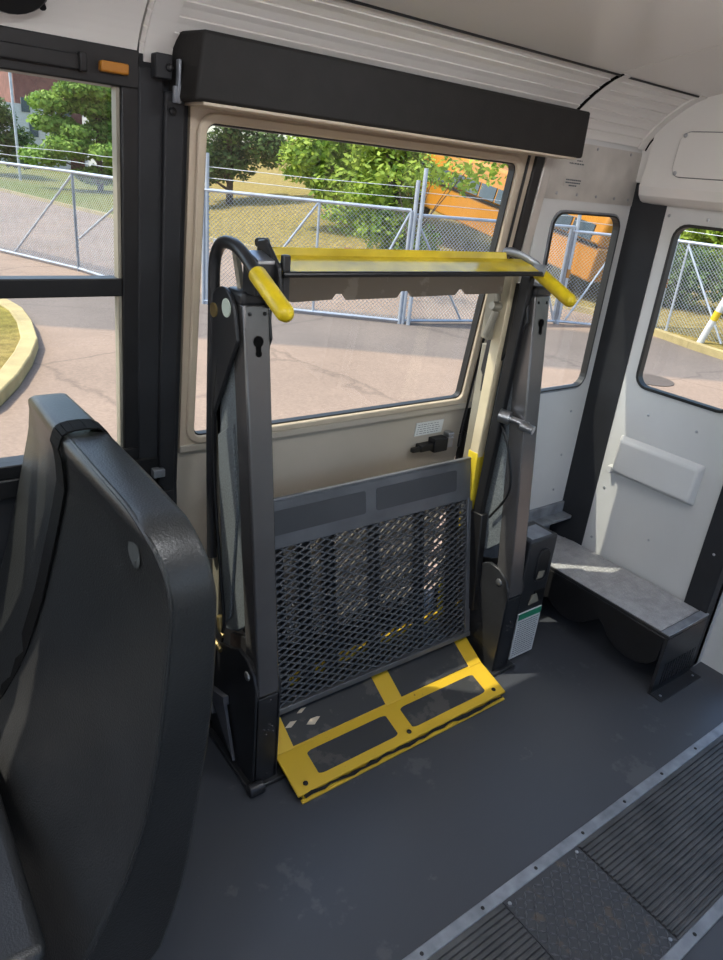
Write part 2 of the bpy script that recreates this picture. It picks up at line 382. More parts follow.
# strips that cover the joints of the cove
def joint(name, x, w, m, off=0.0):
    b = bm_new(); P = []
    for k in range(9):
        t = k / 8; P.append((1.505 - 0.175 * t ** 1.35 - .004 - off, 1.715 + 0.150 * (1 - (1 - t) ** 1.25) - .005 - off))
    prism_x(b, P + [(y + .012, z + .01) for y, z in reversed(P)], x - w / 2, x + w / 2)
    return struct(name, b, m)
joint('trim_21', 1.823, .006, M['hole']); joint('trim_22', 2.267, .012, M['hole'], .004)
joint('trim_5', 0.585, .050, M['ceil']); joint('trim_6', 1.842, .030, M['ceil']); joint('trim_7', 2.245, .040, M['ceil'])

# opposite side (behind the camera) with its own windows, and the bus front
b = bm_new()
box(b, XF, 2.36, YN - .05, YN, 0, 0.86); box(b, XF, 2.36, YN - .05, YN, 1.66, 1.86)
for k in range(9):
    x = 2.30 - k * 0.72; box(b, x - .05, x + .05, YN - .05, YN, .86, 1.66)
prism_x(b, [(YN, 1.715), (2 * YC - 1.335, 1.865), (2 * YC - 1.345, 1.885), (YN - .03, 1.73)], XF, 2.36)
struct('wall_front', b, M['white'])
b = bm_new(); box(b, XF - .05, XF, YN, 1.62, 0, 0.75); box(b, XF - .05, XF, YN, 1.62, 1.75, 1.96); box(b, XF - .05, XF, YN, YN + .1, .75, 1.75); box(b, XF - .05, XF, 1.50, 1.62, .75, 1.75)
struct('wall_left', b, M['white'])

# rear wall
b = bm_new()
fx0 = lambda y, z: (XR, y, z); fx1 = lambda y, z: (XR + .026, y, z)
plate_hole(b, square_like(0.932, 1.394, 0.0, 1.60), rrect(0.985, 1.343, 0.940, 1.495, .045), fx0, fx1)
struct('wall_right', b, M['white'])
b = bm_new()   # mirrored panel on the other side of the rear door
yA, yB = 2 * YC - 1.394, 2 * YC - .932
plate_hole(b, square_like(yA - .2, yB, 0.0, 1.60), rrect(yA + .051, yB - .053, 0.940, 1.495, .045), fx0, fx1)
struct('wall_right_far', b, M['white'])
for (nm, y0, y1) in (('window_3', .985, 1.343), ('window_4', yA + .051, yB - .053)):
    b = bm_new(); ring_frame(b, y0 + .006, y1 - .006, .946, 1.489, .040, .010, lambda y, z: (XR - .006, y, z), lambda y, z: (XR + .022, y, z))
    w = struct(nm, b, M['rubber'])
    b = bm_new(); prism(b, rrect(y0, y1, .945, 1.49, .04), lambda y, z: (XR + .014, y, z), lambda y, z: (XR + .018, y, z)); struct('glass', b, M['glass'], w)
# dark corner cover between side and rear walls, dark post beside the rear door
b = bm_new(); prism_z(b, [(2.268, 1.512), (XR - .004, 1.394), (XR + .04, 1.394), (XR + .04, 1.54), (2.268, 1.54)], 0, 1.62); struct('trim_8', b, M['pillar'])
for nm, a0, a1 in (('trim_9', .845, .932), ('trim_10', 2 * YC - .932, 2 * YC - .845)):
    b = bm_new(); box(b, 2.282, 2.36, a0, a1, 0, 1.58); struct(nm, b, M['pillar'], bevel=.004)
# rear header housing
b = bm_new()
prof = [(XR + .04, 1.545), (2.285, 1.548), (2.262, 1.556), (2.245, 1.572), (2.236, 1.60), (2.250, 1.66), (2.256, 1.74), (2.262, 1.885), (XR + .04, 1.885)]
prism(b, prof, lambda x, z: (x, 1.475, z), lambda x, z: (x, 2 * YC - 1.475, z))
hd = struct('trim_11', b, M['ceil'], smooth=True, angle=25)
b = bm_new(); prism(b, rrect(.55, 1.375, 1.635, 1.765, .03), lambda y, z: (2.2405 + (z - 1.66) * .08, y, z), lambda y, z: (2.262 + (z - 1.66) * .08, y, z)); struct('access_cover', b, M['ceil'], hd, bevel=.002)
b = bm_new(); ring_frame(b, .551, 1.374, 1.636, 1.764, .03, .0035, lambda y, z: (2.2455 + (z - 1.66) * .08, y, z), lambda y, z: (2.256 + (z - 1.66) * .08, y, z)); struct('cover_gap', b, M['ink'], hd)
rivs('screw', [(2.2405 + (z - 1.66) * .08, y, z) for y, z in ((1.36, 1.645), (1.05, 1.645), (1.36, 1.755), (1.19, 1.77))], (-1, 0, 0), M['steel'], hd, .007, .005)
b = bm_new(); box(b, 2.262, XR + .04, 1.475, 1.53, 1.61, 1.75); struct('trim_12', b, M['ceil'], bevel=.004)
b = bm_new(); box(b, 2.24, XR + .05, 1.25, 1.60, 1.885, 1.93); box(b, XR, XR + .05, YN, 1.6, 1.56, 1.96); struct('wall_right_top', b, M['ceil'])

# rear emergency door
dr = bm_new()
plate_hole(dr, square_like(.085, .845, 0.0, 0.86), rrect(.145, .785, .085, .62, .05), lambda y, z: (2.385, y, z), lambda y, z: (2.43, y, z))
plate_hole(dr, square_like(.085, .845, 0.86, 1.58), rrect(.145, .785, .94, 1.52, .05), lambda y, z: (2.385, y, z), lambda y, z: (2.43, y, z))
d2 = struct('door_2', dr, M['white'])
for z0, z1 in ((.085, .62), (.94, 1.52)):
    b = bm_new(); ring_frame(b, .155, .775, z0 + .010, z1 - .010, .044, .018, lambda y, z: (2.377, y, z), lambda y, z: (2.42, y, z)); struct('gasket', b, M['rubber'], d2)
    b = bm_new(); prism(b, rrect(.15, .78, z0 + .005, z1 - .005, .04), lambda y, z: (2.400, y, z), lambda y, z: (2.404, y, z)); struct('glass', b, M['glass'], d2)
b = bm_new(); box(b, 2.33, 2.40, .845, .90, 0, 1.58); box(b, 2.33, 2.40, .03, .085, 0, 1.58); struct('trim_13', b, M['white'])

# rear side panel with its window (vertical lining)
YP = 1.510
b = bm_new()
plate_hole(b, square_like(1.795, 2.272, 0.40, 1.745), rrect(1.865, 2.232, .895, 1.505, .05), lambda x, z: (x, YP, z), lambda x, z: (x, YP + .022, z))
pan = struct('wall_back_rear', b, M['white'])
b = bm_new(); box(b, 1.797, 2.270, YP - .002, YP + .001, 1.535, 1.70); struct('bare_panel', b, M['galv'], pan)
rivs('rivet', [(x, YP - .002, 1.553) for x in (1.86, 1.96, 2.06, 2.16, 2.24)] + [(x, YP - .002, 1.69) for x in (2.02, 2.20)] + [(2.19, YP, z) for z in (.80, .62, .47)], (0, -1, 0), M['steel'], pan, .005, .004)
b = bm_new(); ring_frame(b, 1.873, 2.219, .903, 1.495, .042, .005, lambda x, z: (x, YP - .008, z), lambda x, z: (x, YP + .018, z)); w2 = struct('window_2', b, M['rubber'])
b = bm_new(); ring_frame(b, 1.870, 2.222, .900, 1.498, .045, .009, lambda x, z: (x, YP - .004, z), lambda x, z: (x, YP + .0, z)); struct('bright_lip', b, M['alu'], w2)
b = bm_new(); prism_y(b, rrect(1.875, 2.222, .905, 1.495, .04), YP + .012, YP + .016); struct('glass', b, M['glass'], w2)
b = bm_new(); box(b, 1.795, 2.30, 1.545, 1.61, 0, .42); box(b, 1.795, 2.275, 1.455, 1.55, .345, .36); box(b, 1.795, 2.272, 1.50, 1.55, .345, .405); struct('trim_14', b, M['alu'], bevel=.003)

# ------------------------------------------------------------------ left sash window
b = bm_new()
xs0, xs1, zl0, zl1 = -0.125, 0.513, .885, 1.66
wbox(b, xs0, xs0 + .0 + .03, .86, 1.665, -.04, .012); wbox(b, xs1, .548, .86, 1.665, -.04, .014)
wbox(b, xs0, .548, .852, zl0, -.04, .02); wbox(b, xs0, .548, 1.66, 1.725, -.04, .016)
wbox(b, xs0, xs1, 1.258, 1.297, -.035, .010)
w1 = struct('window_1', b, M['black'], bevel=.003)
b = bm_new(); wbox(b, xs0, xs1, 1.29, zl1, -.022, -.018); wbox(b, xs0, xs1, zl0, 1.262, -.006, -.002); struct('glass', b, M['glass'], w1)
b = bm_new(); wbox(b, .505, .512, zl0, zl1, -.02, .006); struct('bright_edge', b, M['rearbar'], w1)
b = bm_new(); wbox(b, .470, .522, 1.680, 1.698, .012, .034); struct('release_latch', b, M['amber'], w1, bevel=.003, label='amber release latch')
b = bm_new(); wbox(b, .15, .44, 1.676, 1.702, .012, .026); wbox(b, .432, .446, 1.674, 1.706, .012, .034); struct('latch_rail', b, M['black'], w1, bevel=.003)
b = bm_new()
wbox(b, xs0, .62, .80, .852, -.04, .022); wbox(b, .40, .60, .745, .775, .0, .06); struct('sill', b, M['black'], w1, bevel=.006)
b = bm_new(); wbox(b, .575, .605, .800, .822, .022, .045); struct('catch', b, M['alu'], w1, bevel=.002)
# other windows of that wall further forward
for k in range(1, 6):
    b = bm_new(); x = 0.535 - k * 0.72; wbox(b, x - .67, x - .05, 1.258, 1.297, -.03, .01); wbox(b, x - .67, x - .05, 1.655, 1.725, -.03, .01)
    struct('window_%d' % (5 + k), b, M['black'])
# black post between window and lift door
b = bm_new(); wbox(b, .545, .596, .0, 1.70, 0, .018); wbox(b, .594, .636, .0, 1.665, 0, .030)
p = struct('trim_15', b, M['pillar'], bevel=.004)
b = bm_new(); wbox(b, .568, .602, 1.683, 1.725, .018, .045); struct('bracket', b, M['pillar'], p, bevel=.003)
rivs('screw', [W(.608, 1.630, .034), W(.595, 1.703, .045)], (0, -1, .1), M['dark'], p, .008, .006)
b = bm_new(); wbox(b, .606, .622, 1.645, 1.675, .034, .045); wbox(b, .612, .618, 1.645, 1.72, .034, .05); struct('bare_bracket', b, M['alu'], p, bevel=.002)

# ------------------------------------------------------------------ lift door with its big pane
b = bm_new()
gx0, gx1, gz0, gz1 = .690, 1.655, .890, 1.620
fo = [lambda x, z, o=o: W(x, z, o) for o in (.012, -.016)]
plate_hole(b, square_like(.655, 1.722, .86, 1.665), rrect(gx0, gx1, gz0, gz1, .022), fo[0], fo[1])
d1 = struct('door_1', b, M['tan'])
b = bm_new()
ring_frame(b, gx0, gx1, gz0, gz1, .022, .020, lambda x, z: W(x, z, .022), lambda x, z: W(x, z, .010)); struct('pane_surround', b, M['tan'], d1, bevel=.004)
b = bm_new(); ring_frame(b, gx0 + .004, gx1 - .004, gz0 + .004, gz1 - .004, .018, .005, lambda x, z: W(x, z, .010), lambda x, z: W(x, z, -.013)); struct('gasket', b, M['rubber'], d1)
b = bm_new(); prism(b, rrect(gx0, gx1, gz0, gz1, .022), lambda x, z: W(x, z, -.008), lambda x, z: W(x, z, -.012)); struct('glass', b, M['glass'], d1)
b = bm_new(); WL = lambda x, z, o: (x, 1.61 - T * (z - .75) - o, z)
hexa(b, [WL(.655, 0, -.003), WL(1.722, 0, -.003), WL(1.722, 0, -.03), WL(.655, 0, -.03), WL(.655, .862, -.003), WL(1.722, .862, -.003), WL(1.722, .862, -.03), WL(.655, .862, -.03)]); wbox(b, .655, 1.72, .845, .868, -.003, .014); struct('lower_panel', b, M['tandoor'], d1, bevel=.004)
b = bm_new(); wbox(b, 1.560, 1.622, .704, .752, -.003, .035); wbox(b, 1.505, 1.57, .712, .736, -.003, .028); wbox(b, 1.472, 1.515, .714, .730, .01, .026); struct('door_latch', b, M['black'], d1, bevel=.003, label='black sliding door latch')
b = bm_new(); wbox(b, 1.625, 1.65, .712, .766, 0, .03); struct('latch_keeper', b, M['steel'], d1, bevel=.003)
b = bm_new(); wbox(b, 1.490, 1.612, .764, .812, -.002, .0015); st = struct('sticker', b, M['label'], d1, label='white instruction sticker above the latch')
b = bm_new()
for r in range(5):
    z = .805 - r * .008; x = 1.497
    while x < 1.592:
        l = random.uniform(.006, .018); wbox(b, x, min(x + l, 1.598), z - .002, z, .001, .0019); x += l + .004
struct('print', b, M['ink'], st)
b = bm_new(); wbox(b, 1.722, 1.760, 0, 1.665, 0, .020); wbox(b, 1.690, 1.70, .7, 1.655, .012, .018); struct('trim_16', b, M['black'], bevel=.003)
b = bm_new(); wbox(b, 1.76, 1.797, 0, 1.7, 0, .024); struct('trim_17', b, M['galv'], bevel=.003)
b = bm_new(); box(b, .66, 1.72, 1.45, 1.69, 0.0, .035); struct('trim_18', b, M['dark'])

# black padded header over the door
t = thing('header_pad', (1.21, 1.45, 1.71), 'long black padded header over the wheelchair lift door', 'padding')
b = bm_new(); hexa(b, [(.622, 1.40, 1.650), (1.815, 1.40, 1.650), (1.815, 1.508, 1.650), (.608, 1.508, 1.650), (.640, 1.40, 1.770), (1.812, 1.40, 1.770), (1.812, 1.495, 1.770), (.618, 1.495, 1.770)])
obj('pad', b, M['blackpad'], t, bevel=.007, seg=3)
b = bm_new(); box(b, .64, 1.79, 1.404, 1.50, 1.645, 1.650); obj('backing_board', b, M['tan'], t)

# small sticker on the bare metal panel
t = tag(obj('sticker', (lambda b: (box(b, 1.885, 1.968, YP - .0045, YP - .0022, 1.575, 1.602), b)[1])(bm_new()), M['galv']), 'small metal information plate on bare panel above the narrow side window', 'sticker')
b = bm_new()
for z, a, c in ((1.596, 1.890, 1.963), (1.588, 1.890, 1.963), (1.580, 1.908, 1.945)):
    x = a
    while x < c:
        l = random.uniform(.004, .012); box(b, x, min(x + l, c), YP - .0055, YP - .0045, z - .004, z); x += l + .002
obj('print', b, M['ink'], t)
b = bm_new()
for z, a, c in ((1.643, 1.895, 1.965), (1.652, 1.93, 1.955)):
    x = a
    while x < c:
        l = random.uniform(.003, .010); box(b, x, min(x + l, c), YP - .003, YP - .0021, z - .004, z); x += l + .004
struct('print', b, M['ink'], pan)

# rivets of the rear panel and the raised box
rivs('rivet', [(XR, y, z) for y, z in ((1.262, .851), (1.076, .851), (1.378, 1.518), (1.241, 1.518), (1.10, 1.518), (1.36, .52), (1.13, .40), (1.36, .30))], (-1, 0, 0), M['steel'], bpy.data.objects['wall_right'], .0055, .004)
b = bm_new(); rivet(b, (2.282, .885, .47), (-1, 0, 0), .005, .003); struct('rivet', b, M['steel'], bpy.data.objects['trim_9'])
t = thing('cover_box', (2.30, 1.17, .67), 'shallow white metal cover box screwed to rear wall under the window', 'box')
b = bm_new(); hexa(b, [(2.298, 1.345, .595), (2.298, 1.005, .595), (2.298, 1.005, .752), (2.298, 1.345, .752), (2.258, 1.325, .615), (2.258, 1.018, .615), (2.268, 1.018, .735), (2.268, 1.325, .735)])
obj('cover', b, M['white'], t, bevel=.008, seg=3)
b = bm_new(); box(b, 2.270, 2.299, 1.335, 1.352, .596, .625); obj('flange', b, M['white'], t, bevel=.003)

# ------------------------------------------------------------------ aisle: strips, ribbed mats, tread plate
def strip(name, y0, y1):
    b = bm_new(); box(b, XF, 2.38, y0, y1, 0.0, .006); s = struct(name, b, M['alu'], bevel=.002)
    rivs('screw', [(.22 + k * .19, (y0 + y1) / 2, .006) for k in range(12)], (0, 0, 1), M['dark'], s, .005, .002)
strip('trim_19', .598, .628); strip('trim_20', .280, .308)
def ribbed(name, x0, x1, label):
    t = thing(name, ((x0 + x1) / 2, .453, 0), label, 'mat', 'ribbed rubber mats in the aisle')
    b = bm_new(); box(b, x0, x1, .308, .598, 0.0, .003); obj('base', b, M['rib'], t)
    b = bm_new(); n = 21
    for k in range(n):
        y = .312 + (k + .5) * (.282 / n); hexa(b, [(x0, y - .0048, .003), (x1, y - .0048, .003), (x1, y + .0048, .003), (x0, y + .0048, .003), (x0, y - .003, .008), (x1, y - .003, .008), (x1, y + .003, .008), (x0, y + .003, .008)])
    obj('ribs', b, M['rib'], t)
ribbed('ribbed_mat', 1.318, 2.38, 'ribbed black aisle mat towards the rear, right of the tread plate')
ribbed('ribbed_mat', XF, 1.028, 'ribbed black aisle mat at bottom edge, left of the tread plate')
t = thing('tread_plate', (1.173, .453, 0), 'worn steel diamond tread plate screwed into the aisle floor', 'floor plate')
b = bm_new(); box(b, 1.033, 1.313, .308, .598, 0, .004); obj('plate', b, M['tread'], t)
b = bm_new(); i = 0
yy = .316
while yy < .592:
    xx = 1.042; j = 0
    while xx < 1.307:
        a = math.radians(45 if (i + j) % 2 else -45); L_ = .0105; wd = .0032; c, s = math.cos(a), math.sin(a)
        P = [(-L_, 0), (0, -wd), (L_, 0), (0, wd)]
        vs = [(xx + u * c - v * s, yy + u * s + v * c, .004) for u, v in P] + [(xx + u * c * .6 - v * s * .5, yy + u * s * .6 + v * c * .5, .0062) for u, v in P]
        hexa(b, vs); xx += .0165; j += 1
    yy += .0165; i += 1
obj('raised_lugs', b, M['lug'], t)
rivs('screw', [(x, y, .004) for x in (1.045, 1.30) for y in (.32, .586)], (0, 0, 1), M['steel'], t)

# ------------------------------------------------------------------ bus seat
t = thing('bus_seat', (.15, 1.12, 0), 'black vinyl bus seat by the window with strap around its back', 'seat')
def seat_profile(z):
    K = [(.16, .09, .215), (.24, .115, .282), (.36, .160, .316), (.45, .208, .330), (.55, .243, .342), (.70, .270, .360), (.85, .287, .371), (.97, .299, .373), (1.03, .296, .368), (1.062, .289, .362), (1.075, .291, .359), (1.081, .299, .351)]
    for (za, a, c), (zb, a2, c2) in zip(K, K[1:]):
        if z <= zb: u = (z - za) / (zb - za); return a + (a2 - a) * u, c + (c2 - c) * u
    return K[-1][1:]
b = bm_new()
zs = [.16, .24, .31, .38, .45, .52, .58, .64, .70, .76, .82, .88, .92, .95, .975, .995, 1.012, 1.028, 1.042, 1.054, 1.063, 1.070, 1.075, 1.079, 1.081]
rings = []
def y_near(z):   # aisle edge, rounded top corner, drawn in towards the cushion
    r = .105; k = max(0, z - (1.08 - r)); d = r - math.sqrt(max(0, r * r - k * k))
    low = max(0, .75 - z); return .765 + d + low * .05
def y_far(z):
    r = .05; k = max(0, z - (1.08 - r)); d = r - math.sqrt(max(0, r * r - k * k))
    return min(1.575, 1.50 + (1.08 - z) * .75) - d
for z in zs:
    x0, x1 = seat_profile(z); a, c = y_near(z), y_far(z); ex = .018
    rr = min(.013, (x1 - x0) * .3); ring = []
    for cx, cy, a0 in ((x0 + rr, a + rr, 180), (x1 - rr, a + rr, 270), (x1 - rr, c - rr, 0), (x0 + rr, c - rr, 90)):
        for k in range(5): q = math.radians(a0 + 90 * k / 4); ring.append((cx + rr * math.cos(q), cy + rr * math.sin(q)))
        if a0 == 270: ring += [(x1 + .004, a + (c - a) * u) for u in (.25, .5, .75)]
        if a0 == 90: ring += [(x0 - .006, a + (c - a) * .75), (x0 - .010, (a + c) / 2), (x0 - .006, a + (c - a) * .25)]
    lean = .16 * max(0, .98 - z)      # the wall end sits further forward low down
    rings.append([b.verts.new((x - lean * ((y - a) / (c - a)) ** 2 * (1 if x < (x0 + x1) / 2 else .4), y, z)) for x, y in ring])
for r0, r1 in zip(rings, rings[1:]):
    n = len(r0)
    for k in range(n): b.faces.new((r0[k], r0[(k + 1) % n], r1[(k + 1) % n], r1[k]))
b.faces.new(list(reversed(rings[0]))); b.faces.new(rings[-1])
bk = obj('backrest', b, M['seat'], t, smooth=True, angle=70)
# piping along the front edge and strap around the back
def front_x(z, d=.0): return seat_profile(z)[0] - d
b = bm_new()
P = [(front_x(z) + .004, y_near(z) + .004, z) for z in (.30, .45, .58, .70, .80, .88, .94, .985, 1.02, 1.045, 1.062)] + [(.292, y, 1.079) for y in (.90, 1.0, 1.1, 1.2)]
tube(b, smooth_path(P, 4), .0038, 6); obj('piping', b, M['seat'], bk, smooth=True)
b = bm_new()
ysb = 1.232
loop = [(seat_profile(z)[0] - .014 - .07 * max(0, .95 - z), z) for z in (.40, .48, .55, .62, .70, .78, .85, .91, .97, 1.01, 1.04, 1.06)] + [(.280, 1.074), (.284, 1.082), (.292, 1.087), (.305, 1.0895), (.325, 1.090), (.345, 1.088), (.358, 1.080)] + [(seat_profile(z)[1] + .007, z) for z in (1.06, 1.0, .85, .60, .40)]
for (xa, za), (xb, zb) in zip(loop, loop[1:]):
    o = Vector((-(zb - za), 0, xb - xa)).normalized() * .003
    sh = lambda z: max(0, (1.05 - z)) * .26
    hexa(b, [(xa, ysb - .028 + sh(za), za), (xa, ysb + .024 + sh(za), za), (xa + o.x, ysb + .024 + sh(za), za + o.z), (xa + o.x, ysb - .028 + sh(za), za + o.z), (xb, ysb - .028 + sh(zb), zb), (xb, ysb + .024 + sh(zb), zb), (xb + o.x, ysb + .024 + sh(zb), zb + o.z), (xb + o.x, ysb - .028 + sh(zb), zb + o.z)])
obj('strap', b, M['strap'], bk, label='black webbing strap around the backrest')
b = bm_new(); hexa(b, [(-.28, .79, .31), (.05, .79, .27), (.05, 1.55, .27), (-.28, 1.55, .31), (-.30, .785, .405), (.108, .785, .385), (.108, 1.555, .385), (-.30, 1.555, .405)]); obj('cushion', b, M['seat'], t, bevel=.03, seg=4)
b = bm_new(); box(b, -.25, .02, .83, .87, .22, .29); obj('frame_rail', b, M['black'], t, bevel=.004)
b = bm_new(); box(b, -.25, .02, 1.46, 1.50, .22, .29); obj('frame_rail', b, M['black'], t, bevel=.004)
for x in (-.20, -.02):
    b = bm_new(); tube(b, [(x, .85, 0), (x, .85, .25)], .016, 10); tube(b, [(x, .85, 0), (x, .85, .006)], .04, 12); obj('leg', b, M['black'], t)
b = bm_new()
zc, yc = 1.012, .885; nrm = Vector((-1, 0, .06)).normalized(); base = Vector((seat_profile(zc)[0] - .0045, yc, zc))
vs = [b.verts.new(base + Vector((nrm.z * math.sin(a) * .014, math.cos(a) * .026, math.sin(a) * .024))) for a in [2 * math.pi * k / 20 for k in range(20)]]
f = b.faces.new(vs); bmesh.ops.solidify(b, geom=[f], thickness=.0015)
obj('scuff_spot', b, M['scuff'], bk, label='pale round scuff on the vinyl')

# ------------------------------------------------------------------ wheelchair lift
LT = thing('wheelchair_lift', (1.16, 1.30, 0), 'folded black wheelchair lift with yellow grips and mesh platform in the doorway', 'wheelchair lift')
def mirror(s, x): return x           # towers are given by their own x values
def tower(xa, xb, side):
    """xa..xb front face, side=-1 for the tower by the seat, +1 for the one by the step"""
    xo = xa if side < 0 else xb      # the outer face
    arm = lambda z: 1.20 + (z - .34) * .1297       # y of the leaning front face
    # lower support with rounded ear
    b = bm_new()
    out = [(1.20, .012), (1.20, .335), (1.215, .372), (1.255, .398), (1.30, .402), (1.345, .375), (1.42, .345), (1.47, .32), (1.47, .012)]
    prism_x(b, out, xa - .004, xa + .008); prism_x(b, out, xb - .008, xb + .004); box(b, xa, xb, 1.20, 1.212, .012, .305)
    sup = obj('support_post', b, M['lift'], LT, bevel=.002)
    rivs('bolt', [((xa + xb) / 2 + .004 + dx, 1.20, .19 + dz) for dx, dz in ((0, 0), (.012, .008), (-.012, .006), (.004, .018), (-.006, -.012), (.015, -.010), (.003, .102), (0, -.155))], (0, -1, 0), M['liftface'], sup, .003, .002)
    for xx, n in ((xa - .004, -1), (xb + .004, 1)): rivs('pivot_bolt', [(xx, 1.245, .355)], (n, 0, 0), M['steel'], sup, .013, .006)
    # base foot
    b = bm_new(); box(b, xa - .02, xb + .03, 1.185, 1.52, 0.0, .014); (tube(b, [(xa - .025, 1.182, .020), (xa + .02, 1.182, .020)], .017, 12) if side < 0 else None); ft = obj('foot_plate', b, M['lift'], LT, bevel=.003)
    # front arm: box channel leaning to the door
    b = bm_new(); z0, z1 = .312, 1.278
    hexa(b, [(xa + .003, arm(z0), z0), (xb - .003, arm(z0), z0), (xb - .003, arm(z0) + .065, z0), (xa + .003, arm(z0) + .065, z0), (xa + .002, arm(z1), z1), (xb - .004, arm(z1), z1), (xb - .004, arm(z1) + .06, z1), (xa + .002, arm(z1) + .06, z1)])
    fa = obj('front_arm', b, M['liftface'], LT, bevel=.005)
    xm = (xa + xb) / 2
    b = bm_new()
    def disc(z, r):
        c = Vector((xm, arm(z) - .0015, z)); vs = [b.verts.new(c + Vector((math.cos(a) * r, math.sin(a) * r * .13, math.sin(a) * r))) for a in [2 * math.pi * k / 16 for k in range(16)]]; b.faces.new(vs)
    disc(1.200, .0125); disc(1.174, .0075)
    hexa(b, [(xm - .006, arm(1.174) - .0015, 1.174), (xm + .006, arm(1.174) - .0015, 1.174), (xm + .006, arm(1.174), 1.174), (xm - .006, arm(1.174), 1.174), (xm - .006, arm(1.200) - .0015, 1.200), (xm + .006, arm(1.200) - .0015, 1.200), (xm + .006, arm(1.200), 1.200), (xm - .006, arm(1.200), 1.200)])
    obj('keyhole_slot', b, M['hole'], fa, recalc=False)
    rivs('bolt', [(xm + dx, arm(1.258) - .001, 1.258) for dx in (-.018, .018)], (0, -1, .13), M['dark'], fa, .0045, .002)
    # head: rounded black cap block and ear plates
    b = bm_new(); box(b, xa - .002, xb + .002, 1.320, 1.40, 1.272, 1.304); hb = obj('arm_head', b, M['lift'], LT, bevel=.01, seg=3)
    b = bm_new()
    cy, cz, r = 1.395, 1.243, .060
    ear = [(cy + r * math.cos(math.radians(a)), cz + r * math.sin(math.radians(a))) for a in range(-10, 175, 15)]
    ear += [(arm(1.20) + .012, 1.20), (1.445, .985), (1.475, 1.02), (1.462, 1.18)]
    for xx in ((xa - .012, xa - .002), (xb + .002, xb + .010)): prism_x(b, ear, *xx)
    ep = obj('ear_plate', b, M['lift'], LT, bevel=.003)
    for xx, n in ((xa - .012, -1), (xb + .010, 1))[:1 if side < 0 else 0]:
        b = bm_new(); tube(b, [(xx, 1.372, 1.262), (xx + n * .002, 1.372, 1.262)], .020, 18); obj('round_sticker', b, M['disc'], ep, label='pale round sticker on the pivot')
        b = bm_new(); tube(b, [(xx, 1.432, 1.246), (xx + n * .004, 1.432, 1.246)], .016, 14); obj('pivot_bolt', b, M['brass'], ep)
    # speckled cover between the arms
    b = bm_new()
    cov = [(arm(1.22) + .02, 1.215), (arm(.44) + .02, .56), (1.262, .50), (1.322, .44), (1.385, .41), (1.455, 1.02)]
    prism_x(b, cov, xa + .004, xa + .012); prism_x(b, cov, xb - .012, xb - .004)
    obj('side_cover', b, M['cover'], LT, bevel=.003)
    b = bm_new(); fold = [(arm(1.0) + .07, 1.0), (arm(.80) + .065, .80), (1.35, .47), (1.385, .43), (1.43, .95)]
    prism_x(b, fold, xa - .003, xa + .004) if side < 0 else prism_x(b, fold, xb - .004, xb + .003)
    obj('raised_panel', b, M['cover'], LT, bevel=.002)
    # rear parallel arm
    b = bm_new(); hexa(b, [(xa + .004, 1.432, .40), (xb - .006, 1.432, .40), (xb - .006, 1.472, .40), (xa + .004, 1.472, .40), (xa + .004, 1.425, 1.28), (xb - .006, 1.425, 1.28), (xb - .006, 1.468, 1.28), (xa + .004, 1.468, 1.28)])
    hexa(b, [(xa + .004, 1.462, .62), (xb - .006, 1.462, .62), (xb - .006, 1.505, .62), (xa + .004, 1.505, .62), (xa + .004, 1.462, 1.10), (xb - .006, 1.462, 1.10), (xb - .006, 1.500, 1.10), (xa + .004, 1.500, 1.10)])
    ra = obj('rear_arm', b, M['rearbar'], LT, bevel=.003)
    xx, n = (xa + .003, -1) if side < 0 else (xb - .005, 1)
    for y, z in ((1.482, 1.065), (1.482, .80)): b = bm_new(); tube(b, [(xx, y, z), (xx + n * .002, y, z)], .017, 16); obj('round_sticker', b, M['disc'], ra)
    return arm
XLa, XLb, XRa, XRb = .690, .758, 1.624, 1.695
arm = tower(XLa, XLb, -1); tower(XRa, XRb, 1)
# handrails with yellow grips
def handrail(pts, gi):
    b = bm_new(); P = smooth_path(pts, 6); tube(b, P, .0135, 14); h = obj('handrail', b, M['lift'], LT, smooth=True)
    a, c = Vector(pts[gi]), Vector(pts[-1]); d = (c - a).normalized()
    b = bm_new(); tube(b, [a, a + d * .004, c - d * .006, c + d * .004, c + d * .014, c + d * .019], [.017, .0185, .0185, .018, .013, .004], 18)
    obj('grip', b, M['grip'], h, smooth=True, angle=60, label='yellow hand grip')
handrail([(.686, 1.455, .60), (.686, 1.460, .95), (.686, 1.452, 1.25), (.686, 1.450, 1.335), (.686, 1.436, 1.372), (.686, 1.403, 1.393), (.687, 1.350, 1.392), (.688, 1.300, 1.372), (.689, 1.264, 1.351), (.690, 1.150, 1.296)], 8)
handrail([(1.640, 1.47, .95), (1.640, 1.478, 1.25), (1.636, 1.478, 1.345), (1.628, 1.462, 1.376), (1.622, 1.430, 1.382), (1.620, 1.385, 1.368), (1.620, 1.325, 1.343), (1.620, 1.200, 1.288)], 6)
# black strut that runs down inside the rear tower
b = bm_new(); bar(b, (1.612, 1.350, 1.33), (1.612, 1.378, .55), .022, .036, (0, 1, 0)); bar(b, (1.612, 1.378, .56), (1.614, 1.345, .20), .03, .06, (0, 1, 0)); obj('inner_strut', b, M['black'], LT, bevel=.004)
b = bm_new(); bar(b, (.772, 1.375, 1.33), (.772, 1.400, .35), .016, .05, (0, 1, 0)); obj('inner_strut', b, M['lift'], LT, bevel=.004)
b = bm_new(); bar(b, (1.606, 1.408, 1.33), (1.610, 1.432, .62), .030, .038, (0, 1, 0)); obj('guide_rail', b, M['cream'], LT, bevel=.003)  # cream tone stands for sun falling on the rail
b = bm_new(); bar(b, (1.610, 1.430, .76), (1.612, 1.425, .48), .034, .042, (0, 1, 0)); obj('guide_foot', b, M['yellow2'], LT, bevel=.003, label='yellow lower end of the guide rail')
